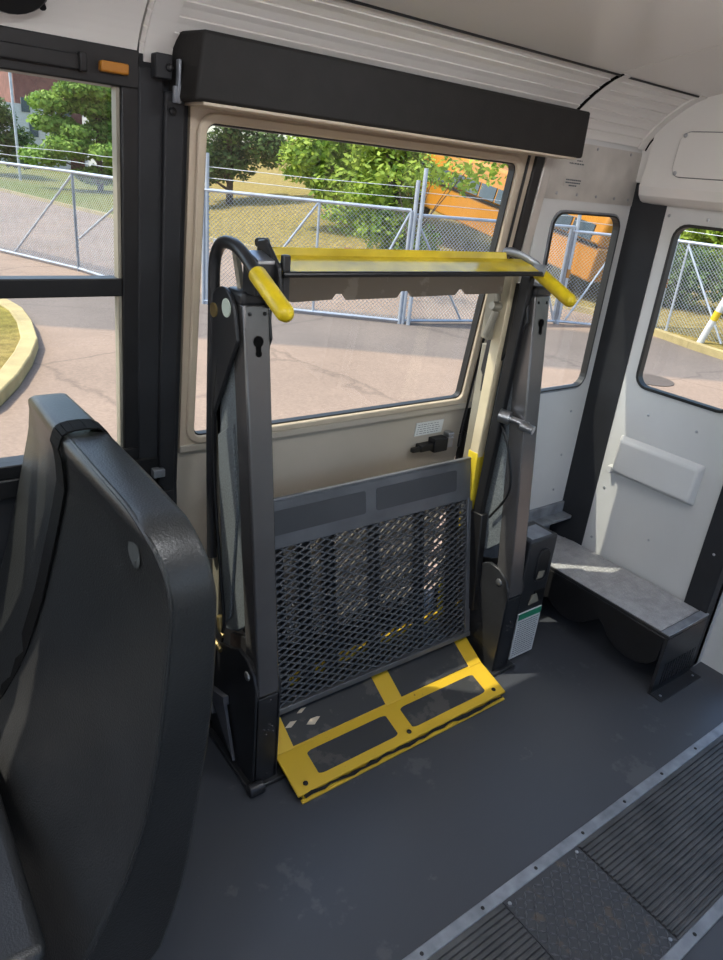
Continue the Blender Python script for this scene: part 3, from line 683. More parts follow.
# worn hinge with a pin at the upper corner
b = bm_new(); bar(b, (1.560, 1.42, 1.345), (1.578, 1.44, 1.13), .020, .034, (0, 1, 0)); obj('hinge_plate', b, M['rearbar'], LT, bevel=.003)
b = bm_new(); tube(b, [(1.55, 1.415, 1.235), (1.585, 1.415, 1.23)], .012, 12); tube(b, [(1.556, 1.41, 1.31), (1.558, 1.40, 1.25)], .008, 10); tube(b, [(1.562, 1.405, 1.22), (1.562, 1.43, 1.14)], .011, 10); obj('hinge_pin', b, M['rearbar'], LT, smooth=True)
# clamp knob on the rear tower
b = bm_new(); tube(b, [(1.598, 1.33, .912), (1.628, 1.26, .902)], .010, 12); tube(b, [(1.590, 1.345, .914), (1.604, 1.315, .910)], .021, 14); tube(b, [(1.612, 1.275, .90), (1.625, 1.235, .895)], .014, 12); obj('clamp_knob', b, M['steel'], LT, smooth=True)
# hydraulic hose / cable on the tower by the seat
b = bm_new(); tube(b, smooth_path([(.684, 1.40, 1.20), (.680, 1.435, 1.03), (.680, 1.435, .85), (.682, 1.40, .60), (.682, 1.375, .455), (.684, 1.385, .40), (.690, 1.40, .36)], 6), .0045, 8); obj('cable', b, M['dark'], LT, smooth=True)
b = bm_new(); tube(b, smooth_path([(1.616, 1.355, .88), (1.612, 1.30, .80), (1.612, 1.27, .68), (1.612, 1.33, .56)], 6), .004, 8); obj('cable', b, M['dark'], LT, smooth=True)
b = bm_new(); tube(b, [(.682, 1.40, .445), (.682, 1.392, .405)], .008, 10); tube(b, [(.682, 1.395, .40), (.682, 1.375, .395)], .006, 8); obj('hose_fitting', b, M['brass'], LT, smooth=True)
b = bm_new(); tube(b, [(.682, 1.43, .345), (.682, 1.39, .338)], .008, 8); obj('hose_fitting', b, M['brass'], LT, smooth=True)
b = bm_new(); hexa(b, [(.668, 1.34, .19), (.684, 1.34, .19), (.684, 1.44, .155), (.668, 1.44, .155), (.668, 1.345, .215), (.684, 1.345, .215), (.684, 1.445, .18), (.668, 1.445, .18)]); prism_x(b, [(1.425, .155), (1.345, .185), (1.29, .03)], .672, .680); tube(b, [(.676, 1.45, .15), (.676, 1.42, .10)], .008, 10); obj('clear_guard', b, M['plastic'], LT, label='pale translucent plastic guard low on the tower')

# folded platform: frame, expanded mesh, dark inset panels
PX0, PX1 = .775, 1.605
def PL(x, s, o=0.0):
    """on the folded platform: s metres up from its bottom edge, o towards the saloon"""
    c, sn = math.cos(math.atan(.188)), math.sin(math.atan(.188))
    return (x, 1.32 + s * sn - o * c, .10 + s * c + o * sn)
def pbox(bm, x0, x1, s0, s1, o0, o1):
    hexa(bm, [PL(x0, s0, o1), PL(x1, s0, o1), PL(x1, s0, o0), PL(x0, s0, o0), PL(x0, s1, o1), PL(x1, s1, o1), PL(x1, s1, o0), PL(x0, s1, o0)])
b = bm_new()
pbox(b, PX0, PX1, .505, .640, 0.0, .004); pbox(b, PX0, PX1, .640, .648, -.010, .006); pbox(b, PX0, PX0 + .022, 0, .51, -.03, .006); pbox(b, PX1 - .022, PX1, 0, .51, -.03, .006); pbox(b, PX0, PX1, 0, .018, -.03, .010)
pf = obj('platform_frame', b, M['platform'], LT, bevel=.003)
for x0, x1 in ((.80, 1.16), (1.20, 1.53)):
    b = bm_new(); prism(b, rrect(x0, x1, .545, .615, .008), lambda x, s: PL(x, s, .0055), lambda x, s: PL(x, s, .003)); obj('inset_panel', b, M['platformdark'], pf)
for x in (.86, .95, 1.035, 1.20, 1.385, 1.53): b = bm_new(); pbox(b, x - .024, x + .024, .01, .51, -.021, -.014); obj('slat', b, M['dark'], pf, bevel=.002)
b = bm_new(); bar(b, (.80, 1.385, .135), (1.59, 1.385, .190), .018, .026); obj('threshold_bar', b, M['yellow'], pf, label='worn yellow bar behind the mesh')
b = bm_new(); bar(b, PL(1.50, .10, -.04), PL(1.515, .23, -.04), .016, .01); obj('safety_chain', b, M['grip'], pf)
b = bm_new(); nr = 46; pw = .0455; nx = int((PX1 - PX0 - .03) / (pw / 2)); ph = .50 / nr
for r in range(nr + 1):
    for k in range(nx):
        for sg in (0, 1):
            s = r * ph + .012
            up = (k + r) % 2 if sg == 0 else (k + r + 1) % 2
            sa, sb = (s - ph * .5, s + ph * .5) if up else (s + ph * .5, s - ph * .5)
            if sg == 1: continue
            xa_ = PX0 + .016 + k * pw / 2; xb_ = xa_ + pw / 2
            if max(sa, sb) > .528: continue
            A, B_ = PL(xa_, sa, .012), PL(xb_, sb, .012)
            d = .0024; o1 = .009; oo = -.010
            hexa(b, [PL(xa_, sa - d, oo), PL(xb_, sb - d, oo), PL(xb_, sb - d + .001, oo + o1), PL(xa_, sa - d + .001, oo + o1), PL(xa_, sa + d * .1, oo - .002), PL(xb_, sb + d * .1, oo - .002), PL(xb_, sb + d + .001, oo - .002 + o1), PL(xa_, sa + d + .001, oo - .002 + o1)])
em = b
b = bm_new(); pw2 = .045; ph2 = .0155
for r in range(12, 33):  # rows kept to the height of the sunlit strips
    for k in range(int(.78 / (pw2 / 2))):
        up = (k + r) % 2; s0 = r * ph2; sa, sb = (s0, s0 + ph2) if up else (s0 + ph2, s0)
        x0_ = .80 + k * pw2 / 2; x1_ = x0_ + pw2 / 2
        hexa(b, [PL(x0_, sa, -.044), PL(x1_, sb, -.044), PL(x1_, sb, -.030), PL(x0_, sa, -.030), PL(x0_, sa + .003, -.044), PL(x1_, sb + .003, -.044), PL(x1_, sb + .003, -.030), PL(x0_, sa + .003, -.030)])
obj('folded_outer_mesh', b, M['sunmesh'], LT, label='mesh of the folded outer platform half, made pale for sunlit strips')
b = em
obj('expanded_mesh', b, M['mesh'], LT, label='diamond expanded metal mesh')

# yellow tray with black lip and hanging flap between the grips
b = bm_new()
hexa(b, [(.748, 1.27, 1.346), (1.565, 1.27, 1.346), (1.590, 1.36, 1.370), (.772, 1.36, 1.370), (.748, 1.27, 1.351), (1.565, 1.27, 1.351), (1.590, 1.36, 1.375), (.772, 1.36, 1.375)])
hexa(b, [(.772, 1.358, 1.372), (1.520, 1.358, 1.372), (1.520, 1.366, 1.372), (.772, 1.366, 1.372), (.772, 1.360, 1.391), (1.515, 1.360, 1.391), (1.515, 1.366, 1.391), (.772, 1.366, 1.391)])
tr = obj('roll_stop', b, M['yellow2'], LT, bevel=.0015, label='yellow roll stop tray folded level between the grips')
b = bm_new(); tube(b, [(.752, 1.266, 1.348), (1.562, 1.266, 1.348)], .0065, 10); obj('rubber_lip', b, M['dark'], tr)
b = bm_new()
outl = [(.79, 1.37), (.79, 1.285), (.845, 1.268), (.955, 1.272), (.965, 1.285), (.985, 1.285), (.998, 1.270), (1.155, 1.272), (1.168, 1.288), (1.190, 1.288), (1.205, 1.273), (1.36, 1.275), (1.372, 1.29), (1.385, 1.29), (1.40, 1.276), (1.545, 1.276), (1.545, 1.37)]
prism_y(b, outl, 1.378, 1.384); obj('flap', b, M['tanflap'], tr, label='dirty tan plastic flap hanging under the tray')
b = bm_new(); prism_x(b, [(1.385, 1.30), (1.36, 1.405), (1.33, 1.41), (1.27, 1.36), (1.262, 1.315), (1.31, 1.27), (1.36, 1.27)], .742, .752); box(b, .70, .76, 1.285, 1.345, 1.300, 1.368); tube(b, [(.745, 1.372, 1.398), (.775, 1.372, 1.398)], .010, 10); prism_x(b, [(1.275, 1.275), (1.275, 1.385), (1.29, 1.385), (1.29, 1.275)], .757, .775); obj('tray_bracket', b, M['lift'], tr, bevel=.003)
b = bm_new(); hexa(b, [(.703, 1.285, 1.364), (.752, 1.285, 1.364), (.760, 1.345, 1.376), (.712, 1.345, 1.376), (.703, 1.285, 1.372), (.752, 1.285, 1.372), (.760, 1.345, 1.386), (.712, 1.345, 1.386)]); obj('bracket_cover', b, M['steel'], tr, bevel=.002)
b = bm_new(); bar(b, (.70, 1.385, 1.40), (.715, 1.37, 1.28), .028, .008); obj('tray_link', b, M['rearbar'], tr)
b = bm_new(); tube(b, smooth_path([(1.515, 1.372, 1.394), (1.56, 1.345, 1.386), (1.60, 1.31, 1.362)], 5), [.006] * 1 + [.010] * 9 + [.008], 10); tube(b, [(1.592, 1.318, 1.352), (1.606, 1.29, 1.352)], .016, 12); obj('tray_clip', b, M['alu'], tr, smooth=True)

# yellow bridge plate on the floor
BT = thing('bridge_plate', (1.17, 1.2, 0), 'yellow and black bridge plate lying on the floor before the lift', 'plate')
def Q(u, v):      # u 0..1 along the bus, v 0 (saloon edge) .. 1 (lift)
    x = (.768 + .012 * v) + u * (.808 + .018 * v)
    y = 1.096 + v * .245
    z = .022 + (v / .55 * .020 if v < .55 else .020 + (v - .55) / .45 * .045)
    return Vector((x, y, z))
def qslab(bm, u0, u1, v0, v1, t0, t1):
    for a, c in ([(v0, v1)] if v1 <= .55 or v0 >= .55 else [(v0, .55), (.55, v1)]):
        P = [Q(u0, a), Q(u1, a), Q(u1, c), Q(u0, c)]
        hexa(bm, [p + Vector((0, 0, t0)) for p in P] + [p + Vector((0, 0, t1)) for p in P])
b = bm_new()
qslab(b, 0, 1, 0, .55, -.004, .003); qslab(b, 0, .075, .55, .98, -.004, .003); qslab(b, .075, .93, .55, 1.0, -.006, -.001); qslab(b, .93, 1.0, .55, 1.0, -.004, .003); qslab(b, .485, .565, .55, 1.0, -.001, .003)
pl = obj('top_sheet', b, M['yellow'], BT, bevel=.0015)
for u0, u1 in ((.105, .455), (.525, .915)):
    R_ = rrect(u0, u1, .12, .44, .03); b = bm_new()
    prism(b, R_, lambda u, v: Q(u, v) + Vector((0, 0, .0025)), lambda u, v: Q(u, v) + Vector((0, 0, .0042))); obj('grit_pad', b, M['blackgrit'], BT)
for u0, u1 in ((.075, .485), (.565, .93)): b = bm_new(); qslab(b, u0, u1, .58, 1.0, -.001, .0015); obj('grit_pad', b, M['blackgrit'], BT)
b = bm_new(); qslab(b, .01, .99, -.045, .0, -.020, -.014); qslab(b, .02, .98, -.02, .25, -.022, -.012); obj('under_sheet', b, M['yellow'], BT, bevel=.002)
b = bm_new(); P = [Q(u, -.012 + random.uniform(-.012, .012)) + Vector((0, 0, -.006 + random.uniform(-.003, .003))) for u in [k / 40 for k in range(1, 40)]]; tube(b, P, [random.uniform(.003, .007) for _ in P], 6); obj('worn_rubber_edge', b, M['dark'], BT)
rivs('bolt', [Q(u, v) + Vector((0, 0, .003)) for u, v in ((.045, .10), (.50, .10), (.955, .10))], (0, -.1, 1), M['dark'], BT, .008, .004)
for u, v, sx, sy in ((.10, .80, .022, .008), (.16, .90, .018, .006), (.185, .74, .026, .013)):
    b = bm_new(); c = Q(u, v) + Vector((0, 0, .0018)); vs = [c + Vector((sx, .004, .001)), c + Vector((.002, sy, .003)), c + Vector((-sx, -.003, 0)), c + Vector((-.004, -sy, -.002))]
    hexa(b, vs + [p + Vector((0, 0, .001)) for p in vs]); obj('bare_patch', b, M['chip'], BT, label='bare diamond shaped wear patch')

# control box with label at the rear tower
t = thing('pump_box', (1.79, 1.28, 0), 'narrow black control box with green headed label beside the lift', 'control box')
b = bm_new()
bx0, bx1, by0, by1, bz1 = 1.716, 1.858, 1.212, 1.335, .492
box(b, bx0, bx1, by0 + .008, by1, 0.0, bz1)
bod = obj('body', b, M['lift'], t, bevel=.008, seg=3)
b = bm_new()
xm = 1.80
prism_y(b, rrect(xm - .028, xm + .028, .325, .445, .026), by0 + .004, by0 + .0075); prism_y(b, rrect(xm - .010, xm + .045, .235, .282, .004), by0 + .004, by0 + .0075)
obj('opening', b, M['dark'], bod)
b = bm_new(); ring_frame(b, xm - .028, xm + .028, .325, .445, .026, .006, lambda x, z: (x, by0 + .002, z), lambda x, z: (x, by0 + .009, z)); obj('opening_rim', b, M['lift'], bod)
b = bm_new(); prism_y(b, [(xm - .02, .335), (xm + .01, .335), (xm + .016, .36), (xm - .015, .365)], by0 + .002, by0 + .004); obj('lit_floor_patch', b, M['rearbar'], bod); b = bm_new(); prism_y(b, [(xm - .03, .232), (xm + .02, .236), (xm + .0, .272), (xm - .024, .268)], by0 + .002, by0 + .006); obj('lit_floor_patch', b, M['rearbar'], bod)  # pale patches put in for light floor seen through the openings
b = bm_new(); box(b, 1.727, 1.850, by0 + .004, by0 + .0085, .012, .205); lb = obj('label_plate', b, M['label'], bod, label='white label with green heading')
b = bm_new(); box(b, 1.729, 1.848, by0 + .003, by0 + .0045, .178, .203); obj('heading_band', b, M['green'], lb) if False else obj('heading_band', b, M['green'], bod)
b = bm_new(); z = .168
while z > .025:
    x = 1.735
    while x < 1.838:
        l = random.uniform(.004, .014); box(b, x, min(x + l, 1.842), by0 + .003, by0 + .0042, z - .002, z); x += l + .003
    z -= .0095
obj('print', b, M['ink'], bod)
b = bm_new(); box(b, 1.735, 1.835, by0 + .02, by1 - .03, bz1 - .001, bz1 + .002); obj('top_label', b, M['alu'], bod)

# ------------------------------------------------------------------ step bench along the rear wall
t = thing('step_bench', (2.16, 1.15, 0), 'low black step bench with studded top against the rear wall', 'bench')
b = bm_new(); box(b, 2.036, 2.292, .838, 1.500, .232, .246); obj('top_board', b, M['lift'], t, bevel=.003)
b = bm_new(); box(b, 2.040, 2.288, .872, 1.498, .246, .2485); 
obj('rubber_top', b, M['studs'], t)
b = bm_new()
for i in range(38):
    for j in range(15):
        x, y = 2.050 + j * .0162, .882 + i * .0162
        if i % 2: x += .008
        if x > 2.284: continue
        r = .0042; hexa(b, [(x - r, y - r, .2485), (x + r, y - r, .2485), (x + r, y + r, .2485), (x - r, y + r, .2485), (x - r * .5, y - r * .5, .2505), (x + r * .5, y - r * .5, .2505), (x + r * .5, y + r * .5, .2505), (x - r * .5, y + r * .5, .2505)])
obj('studs', b, M['studs'], t)
b = bm_new(); box(b, 2.036, 2.292, .838, .868, .246, .2505); obj('edge_strip', b, M['alu'], t, bevel=.001)
b = bm_new()
lob = [(1.50, .232), (1.50, .10), (1.42, .075), (1.32, .115), (1.29, .095), (1.25, .082), (1.20, .083), (1.16, .100), (1.12, .135), (1.095, .160), (1.075, .145), (1.05, .115), (1.01, .090), (.96, .080), (.915, .085), (.88, .105), (.855, .135), (.850, .232)]
prism(b, lob, lambda y, z: (2.036, y, z), lambda y, z: (2.060, y, z)); obj('fascia', b, M['black'], t, bevel=.003, label='black scalloped front skirt')
for y0 in (1.235, .965): b = bm_new(); tube(b, [(2.075, y0, .150), (2.26, y0, .150)], .072, 20); obj('tank', b, M['dark'], t, smooth=True)
b = bm_new()
# end panel with a row of upright slots
box(b, 2.036, 2.292, .838, .850, .115, .232); box(b, 2.036, 2.292, .838, .850, 0.004, .028); box(b, 2.036, 2.075, .838, .850, .02, .12); box(b, 2.275, 2.292, .838, .850, .02, .12)
for k in range(11): x = 2.088 + k * .0178; box(b, x - .0048, x + .0048, .838, .850, .02, .12)
obj('end_panel', b, M['lift'], t)
b = bm_new(); box(b, 2.036, 2.292, .795, .850, 0, .004); obj('foot_flange', b, M['pillar'], t)
rivs('screw', [(2.06, .815, .004), (2.27, .815, .004)], (0, 0, 1), M['steel'], t)

# ------------------------------------------------------------------ ceiling fittings
t = thing('ceiling_speaker', (.318, 1.43, 1.79), 'round black ceiling fitting at the upper left corner', 'ceiling fitting')
b = bm_new()
c = Vector((.318, 1.428, 1.793)); nrm = Vector((0, -.72, -.7)).normalized(); u = nrm.cross(Vector((1, 0, 0))).normalized(); v = nrm.cross(u)
def lathe(bm, prof, seg=28):
    rr = [[bm.verts.new(c + nrm * h + (u * math.cos(2 * math.pi * k / seg) + v * math.sin(2 * math.pi * k / seg)) * r) for k in range(seg)] for r, h in prof]
    for a, d in zip(rr, rr[1:]):
        for k in range(seg): bm.faces.new((a[k], a[(k + 1) % seg], d[(k + 1) % seg], d[k]))
    bm.faces.new(rr[-1]); bm.faces.new(list(reversed(rr[0])))
lathe(b, [(.062, -.01), (.062, .012), (.055, .020), (.02, .024)]); obj('grille', b, M['black'], t, smooth=True)
b = bm_new(); p0 = c + Vector((.052, 0, 0)) - Vector((0, -.7, .72)) * .040 * -1 * -1; tube(b, [p0, p0 + nrm * .010], .006, 8); obj('screw', b, M['dark'], t)
for k, x in enumerate((-3.0, -1.9, -.8, .3, 1.3)):  # unseen ceiling lamps, added to brighten the saloon
    t = thing('fill_lamp', (x, YC, arch_z(YC)), 'added white lamp brightening the inside from the ceiling centre line', 'lamp', 'added fill lamps along the ceiling centre') 
    b = bm_new(); box(b, x - .14, x + .14, YC - .06, YC + .06, arch_z(YC) - .02, arch_z(YC) - .001); obj('housing', b, M['white'], t, bevel=.004)
    b = bm_new(); box(b, x - .125, x + .125, YC - .045, YC + .045, arch_z(YC) - .065, arch_z(YC) - .020); obj('lens', b, M['lamp'], t, bevel=.004)

# ------------------------------------------------------------------ outside: ground, bank, kerbs
G = -0.95
b = bm_new(); quad_faces(b, [(-60, -60, G), (90, -60, G), (90, 120, G), (-60, 120, G)], [(0, 1, 2, 3)]); struct('ground', b, M['ground'], recalc=False)
KERB = [(6.8, 60), (8.1, 43), (8.95, 35), (9.7, 29.2), (10.45, 22.8), (12.2, 16.0), (14.2, 11.4), (14.35, 9.5), (13.9, 8.2), (13.35, 6.8), (13.0, 5.6), (13.4, 3.0), (15, 0), (20, -6)]
def kx(y):
    for (xa, ya), (xb, yb) in zip(KERB, KERB[1:]):
        if yb <= y <= ya: return xa + (xb - xa) * (ya - y) / (ya - yb)
    return KERB[0][0] if y > 60 else KERB[-1][0]
def hill(x, y):
    d = max(0.0, x - kx(y)); az = math.degrees(math.atan2(y, x))
    w = 1 / (1 + math.exp((az - 66) / 2.5)); w2 = 1 / (1 + math.exp((az - 45) / 3))
    h = .12 + w * (0.115 * (1 - w2) + 0.055 * w2) * d + .10 * math.sin(x * .35) * math.sin(y * .27)* min(1, d / 4)
    return G + h
b = bm_new(); grid = []
rows = [-6 + i * 1.0 for i in range(67)] + [62 + i * 4 for i in range(16)]
dd = [0, .4, 1, 2, 3, 4.5, 6, 8, 10, 12, 15, 18, 21, 25, 29, 34, 40, 47, 55, 65, 80]
for y in rows: grid.append([b.verts.new((kx(y) + d, y, hill(kx(y) + d, y))) for d in dd])
for a, c in zip(grid, grid[1:]):
    for i in range(len(dd) - 1): b.faces.new((a[i], a[i + 1], c[i + 1], c[i]))
struct('hill', b, M['grass'], smooth=True, recalc=True)
b = bm_new()
for (xa, ya), (xb, yb) in zip(KERB, KERB[1:]): bar(b, (xa - .08, ya, G + .06), (xb - .08, yb, G + .06), .18, .14)
tag(obj('kerb', b, M['kerb']), 'long pale kerb along the foot of the grass bank', 'kerb')
t = thing('kerb_island', (1.0, 10.3, G), 'kerbed grass island seen through the left window', 'kerb island')
isl = [(1.15, 7.4), (1.50, 8.1), (1.82, 8.9), (2.08, 9.7), (2.26, 10.8), (2.33, 11.7), (2.24, 12.7), (1.9, 13.6), (1.2, 14.2), (-2, 14.4), (-2, 7.2), (.9, 7.1)]
cen = Vector((0.2, 10.6)); inn = [tuple(cen + (Vector(p) - cen) * .90) for p in isl]
b = bm_new(); plate_hole(b, isl, inn, lambda x, y: (x, y, G + .16), lambda x, y: (x, y, G)); obj('kerb_stone', b, M['kerb'], t, bevel=.02)
b = bm_new(); prism_z(b, inn, G, G + .13); obj('turf', b, M['grass'], t)
b = bm_new(); c = (9.98, 5.61); tube(b, [(c[0], c[1], G), (c[0], c[1], G + .012)], .36, 24); tag(obj('manhole_cover', b, M['iron']), 'rusty round manhole cover set in the pavement', 'manhole cover')

# ------------------------------------------------------------------ fences and gates
def chain(bm, a, c, z0, z1, pitch=.075, r=.0042):
    a, c = Vector((*a, 0)), Vector((*c, 0)); L_ = (c - a).length; d = (c - a) / L_; H = z1 - z0; n = d.cross(Vector((0, 0, 1)))
    def strip(u0, v0, u1, v1):
        p, q = a + d * u0 + Vector((0, 0, z0 + v0)), a + d * u1 + Vector((0, 0, z0 + v1))
        t = (q - p).normalized(); s = t.cross(n).normalized() * r
        pv = [bm.verts.new(w) for w in (p + s, p - s * .5 + n * r, p - s * .5 - n * r)]; qv = [bm.verts.new(w) for w in (q + s, q - s * .5 + n * r, q - s * .5 - n * r)]
        for k in range(3): bm.faces.new((pv[k], pv[(k + 1) % 3], qv[(k + 1) % 3], qv[k]))
    u = -H
    while u < L_:
        a0, a1 = max(u, 0), min(u + H, L_)
        if a1 > a0:
            strip(a0, a0 - u, a1, a1 - u); strip(a0, H - (a0 - u), a1, H - (a1 - u))
        u += pitch
def gate(name, p0, p1, label, braces, mids, ztop=1.05, zbot=G + .06):
    t = thing(name, ((p0[0] + p1[0]) / 2, (p0[1] + p1[1]) / 2, G), label, 'gate' if 'gate' in name else 'fence')
    A, B_ = Vector((*p0, 0)), Vector((*p1, 0)); at = lambda u, z: A + (B_ - A) * u + Vector((0, 0, z))
    b = bm_new(); tube(b, [at(0, ztop), at(1, ztop)], .030, 8); tube(b, [at(0, zbot), at(1, zbot)], .028, 8)
    for u in (0.0, 1.0): tube(b, [at(u, G), at(u, ztop)], .032, 8)
    obj('frame', b, M['fence'], t, smooth=True)
    for u in mids:
        b = bm_new(); tube(b, [at(u, zbot), at(u, ztop)], .024, 8); obj('upright', b, M['fence'], t, smooth=True)
    for u0, z0, u1, z1 in braces:
        b = bm_new(); tube(b, [at(u0, z0), at(u1, z1)], .022, 8); obj('brace', b, M['fence'], t, smooth=True)
    b = bm_new(); chain(b, p0, p1, zbot, ztop); obj('chain_link', b, M['wire'], t, recalc=False)
    for z in (ztop + .20, ztop + .38): b = bm_new(); tube(b, [at(0, z), at(.5, z - .02), at(1, z)], .006, 5); obj('top_wire', b, M['wire'], t)
    return t
P0, P1, P2, P3, P4 = (5.62, 12.35), (8.50, 10.0), (12.15, 9.25), (13.75, 8.0), (13.75, 5.2)
gate('chain_link_gate', P0, P1, 'long chain link gate leaf seen through the lift door pane', [(0.27, G + .5, .56, 1.05), (.82, G + .5, 1.0, 1.05)], (.56,))
gate('chain_link_gate', (8.56, 9.98), P2, 'chain link gate leaf seen through right half of the door pane', [(0.0, 1.0, .35, G + .1), (.75, 1.0, .98, G + .1)], (.98,), .98)
gate('chain_link_fence', P2, P3, 'short chain link fence section seen through the narrow side window', [(.1, G + .1, .5, .85)], (), .90)
gate('chain_link_fence', P3, P4, 'chain link fence section seen through the rear window', [(.12, .85, .55, G + .1)], (.12,), .92)
gate('chain_link_fence', (4.95, 13.6), (4.45, 16.2), 'short braced fence section at right of the left window', [(0.0, 1.0, .95, G + .7)], ())
gate('chain_link_fence', (4.45, 16.2), (3.0, 20.3), 'fence section with long diagonal brace in the left window', [(0, 1.0, .55, G + .1)], ())
for (x, y), h, lb in ((P0, 1.65, 'tall gate post at left of the door pane'), (P1, 1.55, 'first of two gate posts standing close together'), ((8.56, 9.90), 1.75, 'taller of the two gate posts standing close together'), (P2, 1.45, 'galvanised gate post seen through the narrow side window'), (P3, 1.35, 'fence post with an orange reflector in the rear window')):
    t = thing('fence_post', (x, y, G), lb, 'post')
    b = bm_new(); tube(b, [(x + .06, y - .03, G), (x + .06, y - .03, h)], .038, 10); obj('pole', b, M['fence'], t, smooth=True)
    if 'reflector' in lb or 'side window' in lb:
        b = bm_new(); tube(b, [(x + .06, y - .03, G + .95), (x + .06, y - .03, G + 1.12)], .042, 10); obj('reflector_band', b, M['amber'], t)
t = thing('striped_pole', (13.35, 6.55, G), 'white pole with yellow bands outside the rear window', 'pole')
b = bm_new(); A, B_ = Vector((13.4, 6.75, G)), Vector((13.4, 6.2, G + 1.95)); tube(b, [A, B_], .065, 14); pp = obj('pole', b, M['stripe'], t, smooth=True)
for k in (.30, .62):
    b = bm_new(); tube(b, [A + (B_ - A) * k, A + (B_ - A) * (k + .09)], .068, 14); obj('yellow_band', b, M['stripey'], t)
b = bm_new(); tube(b, [(13.6, 6.0, G), (13.6, 6.15, G + 2.0)], .03, 8); obj('stay', b, M['fence'], t)
def sign(name, px, m1, m2, w, h, lb, rows):
    x, y, z = px; t = thing(name, (x, y, z), lb, 'sign'); d = Vector((.81, -.58, 0)); n = Vector((-.58, -.81, 0))
    def pan(bm, u0, u1, v0, v1, o):
        P = [Vector(px) + d * u + Vector((0, 0, v)) for u, v in ((u0, v0), (u1, v0), (u1, v1), (u0, v1))]
        hexa(bm, [p + n * o for p in P] + [p + n * (o + .006) for p in P])
    b = bm_new(); pan(b, 0, w, 0, h, .035); obj('board', b, m1, t)
    b = bm_new()
    for u0, u1, v0, v1 in rows: pan(b, u0, u1, v0, v1, .0415)
    obj('lettering', b, m2, t)
sign('gate_sign', (5.75, 12.18, .10), M['signwhite'], M['signblue'], .22, .15, 'small white sign with blue letters on the gate', [(.05, .09, .04, .10), (.10, .13, .04, .10), (.14, .17, .05, .10), (.03, .19, .12, .13)])
sign('gate_sign', (7.60, 10.68, .22), M['signpink'], M['signwhite'], .24, .10, 'small red sign low on the gate behind the yellow tray', [(.03, .21, .03, .045), (.03, .21, .06, .07)])
sign('gate_sign', (7.98, 10.37, .20), M['signwhite'], M['signblue'], .26, .10, 'small white sign beside the red one on the gate', [(.03, .21, .02, .04), (.03, .18, .06, .07)])

# ------------------------------------------------------------------ trees
def leaf_blob(bm, c, r, n, size, squash=.8):
    for _ in range(n):
        d = Vector((random.gauss(0, 1), random.gauss(0, 1), random.gauss(0, 1))).normalized(); k = random.random() ** .45
        p = Vector(c) + Vector((d.x * r, d.y * r, d.z * r * squash)) * k
        a = Vector((random.gauss(0, 1), random.gauss(0, 1), random.gauss(0, .6))).normalized(); e = a.cross(d + Vector((0, 0, .3))).normalized(); s = size * random.uniform(.6, 1.4)
        vs = [bm.verts.new(p + a * s * u + e * s * v * .5) for u, v in ((-1, 0), (0, -1), (1, 0), (0, 1))]; bm.faces.new(vs)
def tree(name, x, y, blobs, m, lb, trunk=.18, n=700, size=.22, group=None, cat='tree', squash=.8):
    z0 = hill(x, y) if x > kx(y) else G
    t = thing(name, (x, y, z0), lb, cat, group)
    top = max(bz for _, _, bz, _ in blobs)
    b = bm_new(); tube(b, [(x, y, z0 - .1), (x + .05, y, z0 + top * .5), (x, y, z0 + top * .85)], [trunk, trunk * .7, trunk * .3], 8)
    for bx, by, bz, r in blobs[:8]: tube(b, [(x, y, z0 + bz * .45), (x + bx * .8, y + by * .8, z0 + bz)], [trunk * .4, trunk * .15], 5)
    obj('trunk', b, M['bark'], t, smooth=True)
    b = bm_new()
    for bx, by, bz, r in blobs: leaf_blob(b, (x + bx, y + by, z0 + bz), r, int(n * r * r), size, squash)
    obj('foliage', b, m, t, recalc=False)
def blobs(n, R, h0, h1, r0, r1, taper=0.0):
    out = []
    for k in range(n):
        h = h0 + (h1 - h0) * random.random(); a = random.uniform(0, 6.28); q = R * math.sqrt(random.random()) * (1 - taper * (h - h0) / (h1 - h0))
        out.append((q * math.cos(a), q * math.sin(a), h, random.uniform(r0, r1)))
    return out
def az(a, d): return (d * math.cos(math.radians(a)), d * math.sin(math.radians(a)))
TREES = []
x, y = az(72.8, 46); tree('pine_tree', x, y, blobs(44, 3.3, .7, 7.5, .9, 1.5, .45), M['leafC'], 'layered bright pine filling the left window', n=520, size=0.15, squash=.42)
x, y = az(69.8, 62); tree('dark_tree', x, y, blobs(18, 3.2, .6, 7.5, 1.1, 1.7), M['leafB'], 'dark tree standing behind the right side of the pine', n=260, size=.2)
x, y = az(80.0, 60); tree('dark_tree', x, y, blobs(14, 2.4, 1.0, 6.5, 1.0, 1.5), M['leafB'], 'dark tree cut off by the left picture edge', n=390, size=0.186)
x, y = az(63.6, 36); tree('leafy_tree', x, y, blobs(16, 2.1, 1.3, 4.6, .8, 1.2), M['leafB'], 'dark green tree on the bank at upper left of the door pane', n=676, size=0.124)
x, y = az(53.5, 27); tree('leafy_tree', x, y, blobs(26, 2.9, .6, 5.0, .8, 1.3), M['leafA'], 'large bright leafy tree at the middle of the door pane', n=800, size=0.120)
x, y = az(51.0, 19.5); tree('leafy_tree', x, y, blobs(20, 1.25, .5, 3.6, .45, .8), M['leafA'], 'bright leafy tree growing in front of the far end of the added orange bus', n=1000, size=.085)
x, y = az(49.5, 15.9); tree('leafy_tree', x, y, [(0.2, -.5, 2.75, .55), (.3, .3, 2.5, .5), (.2, -1.2, 2.6, .5), (0, .9, 2.6, .6), (.2, -1.8, 2.9, .5)], M['leafA'], 'thin young tree with high branches in front of the added orange bus', trunk=.045, n=420, size=.075)
x, y = az(42.5, 31); tree('leafy_tree', x, y, blobs(20, 2.2, 1.0, 5.0, .8, 1.3), M['leafB'], 'dark leafy tree half hidden by the door frame', n=676, size=0.112)
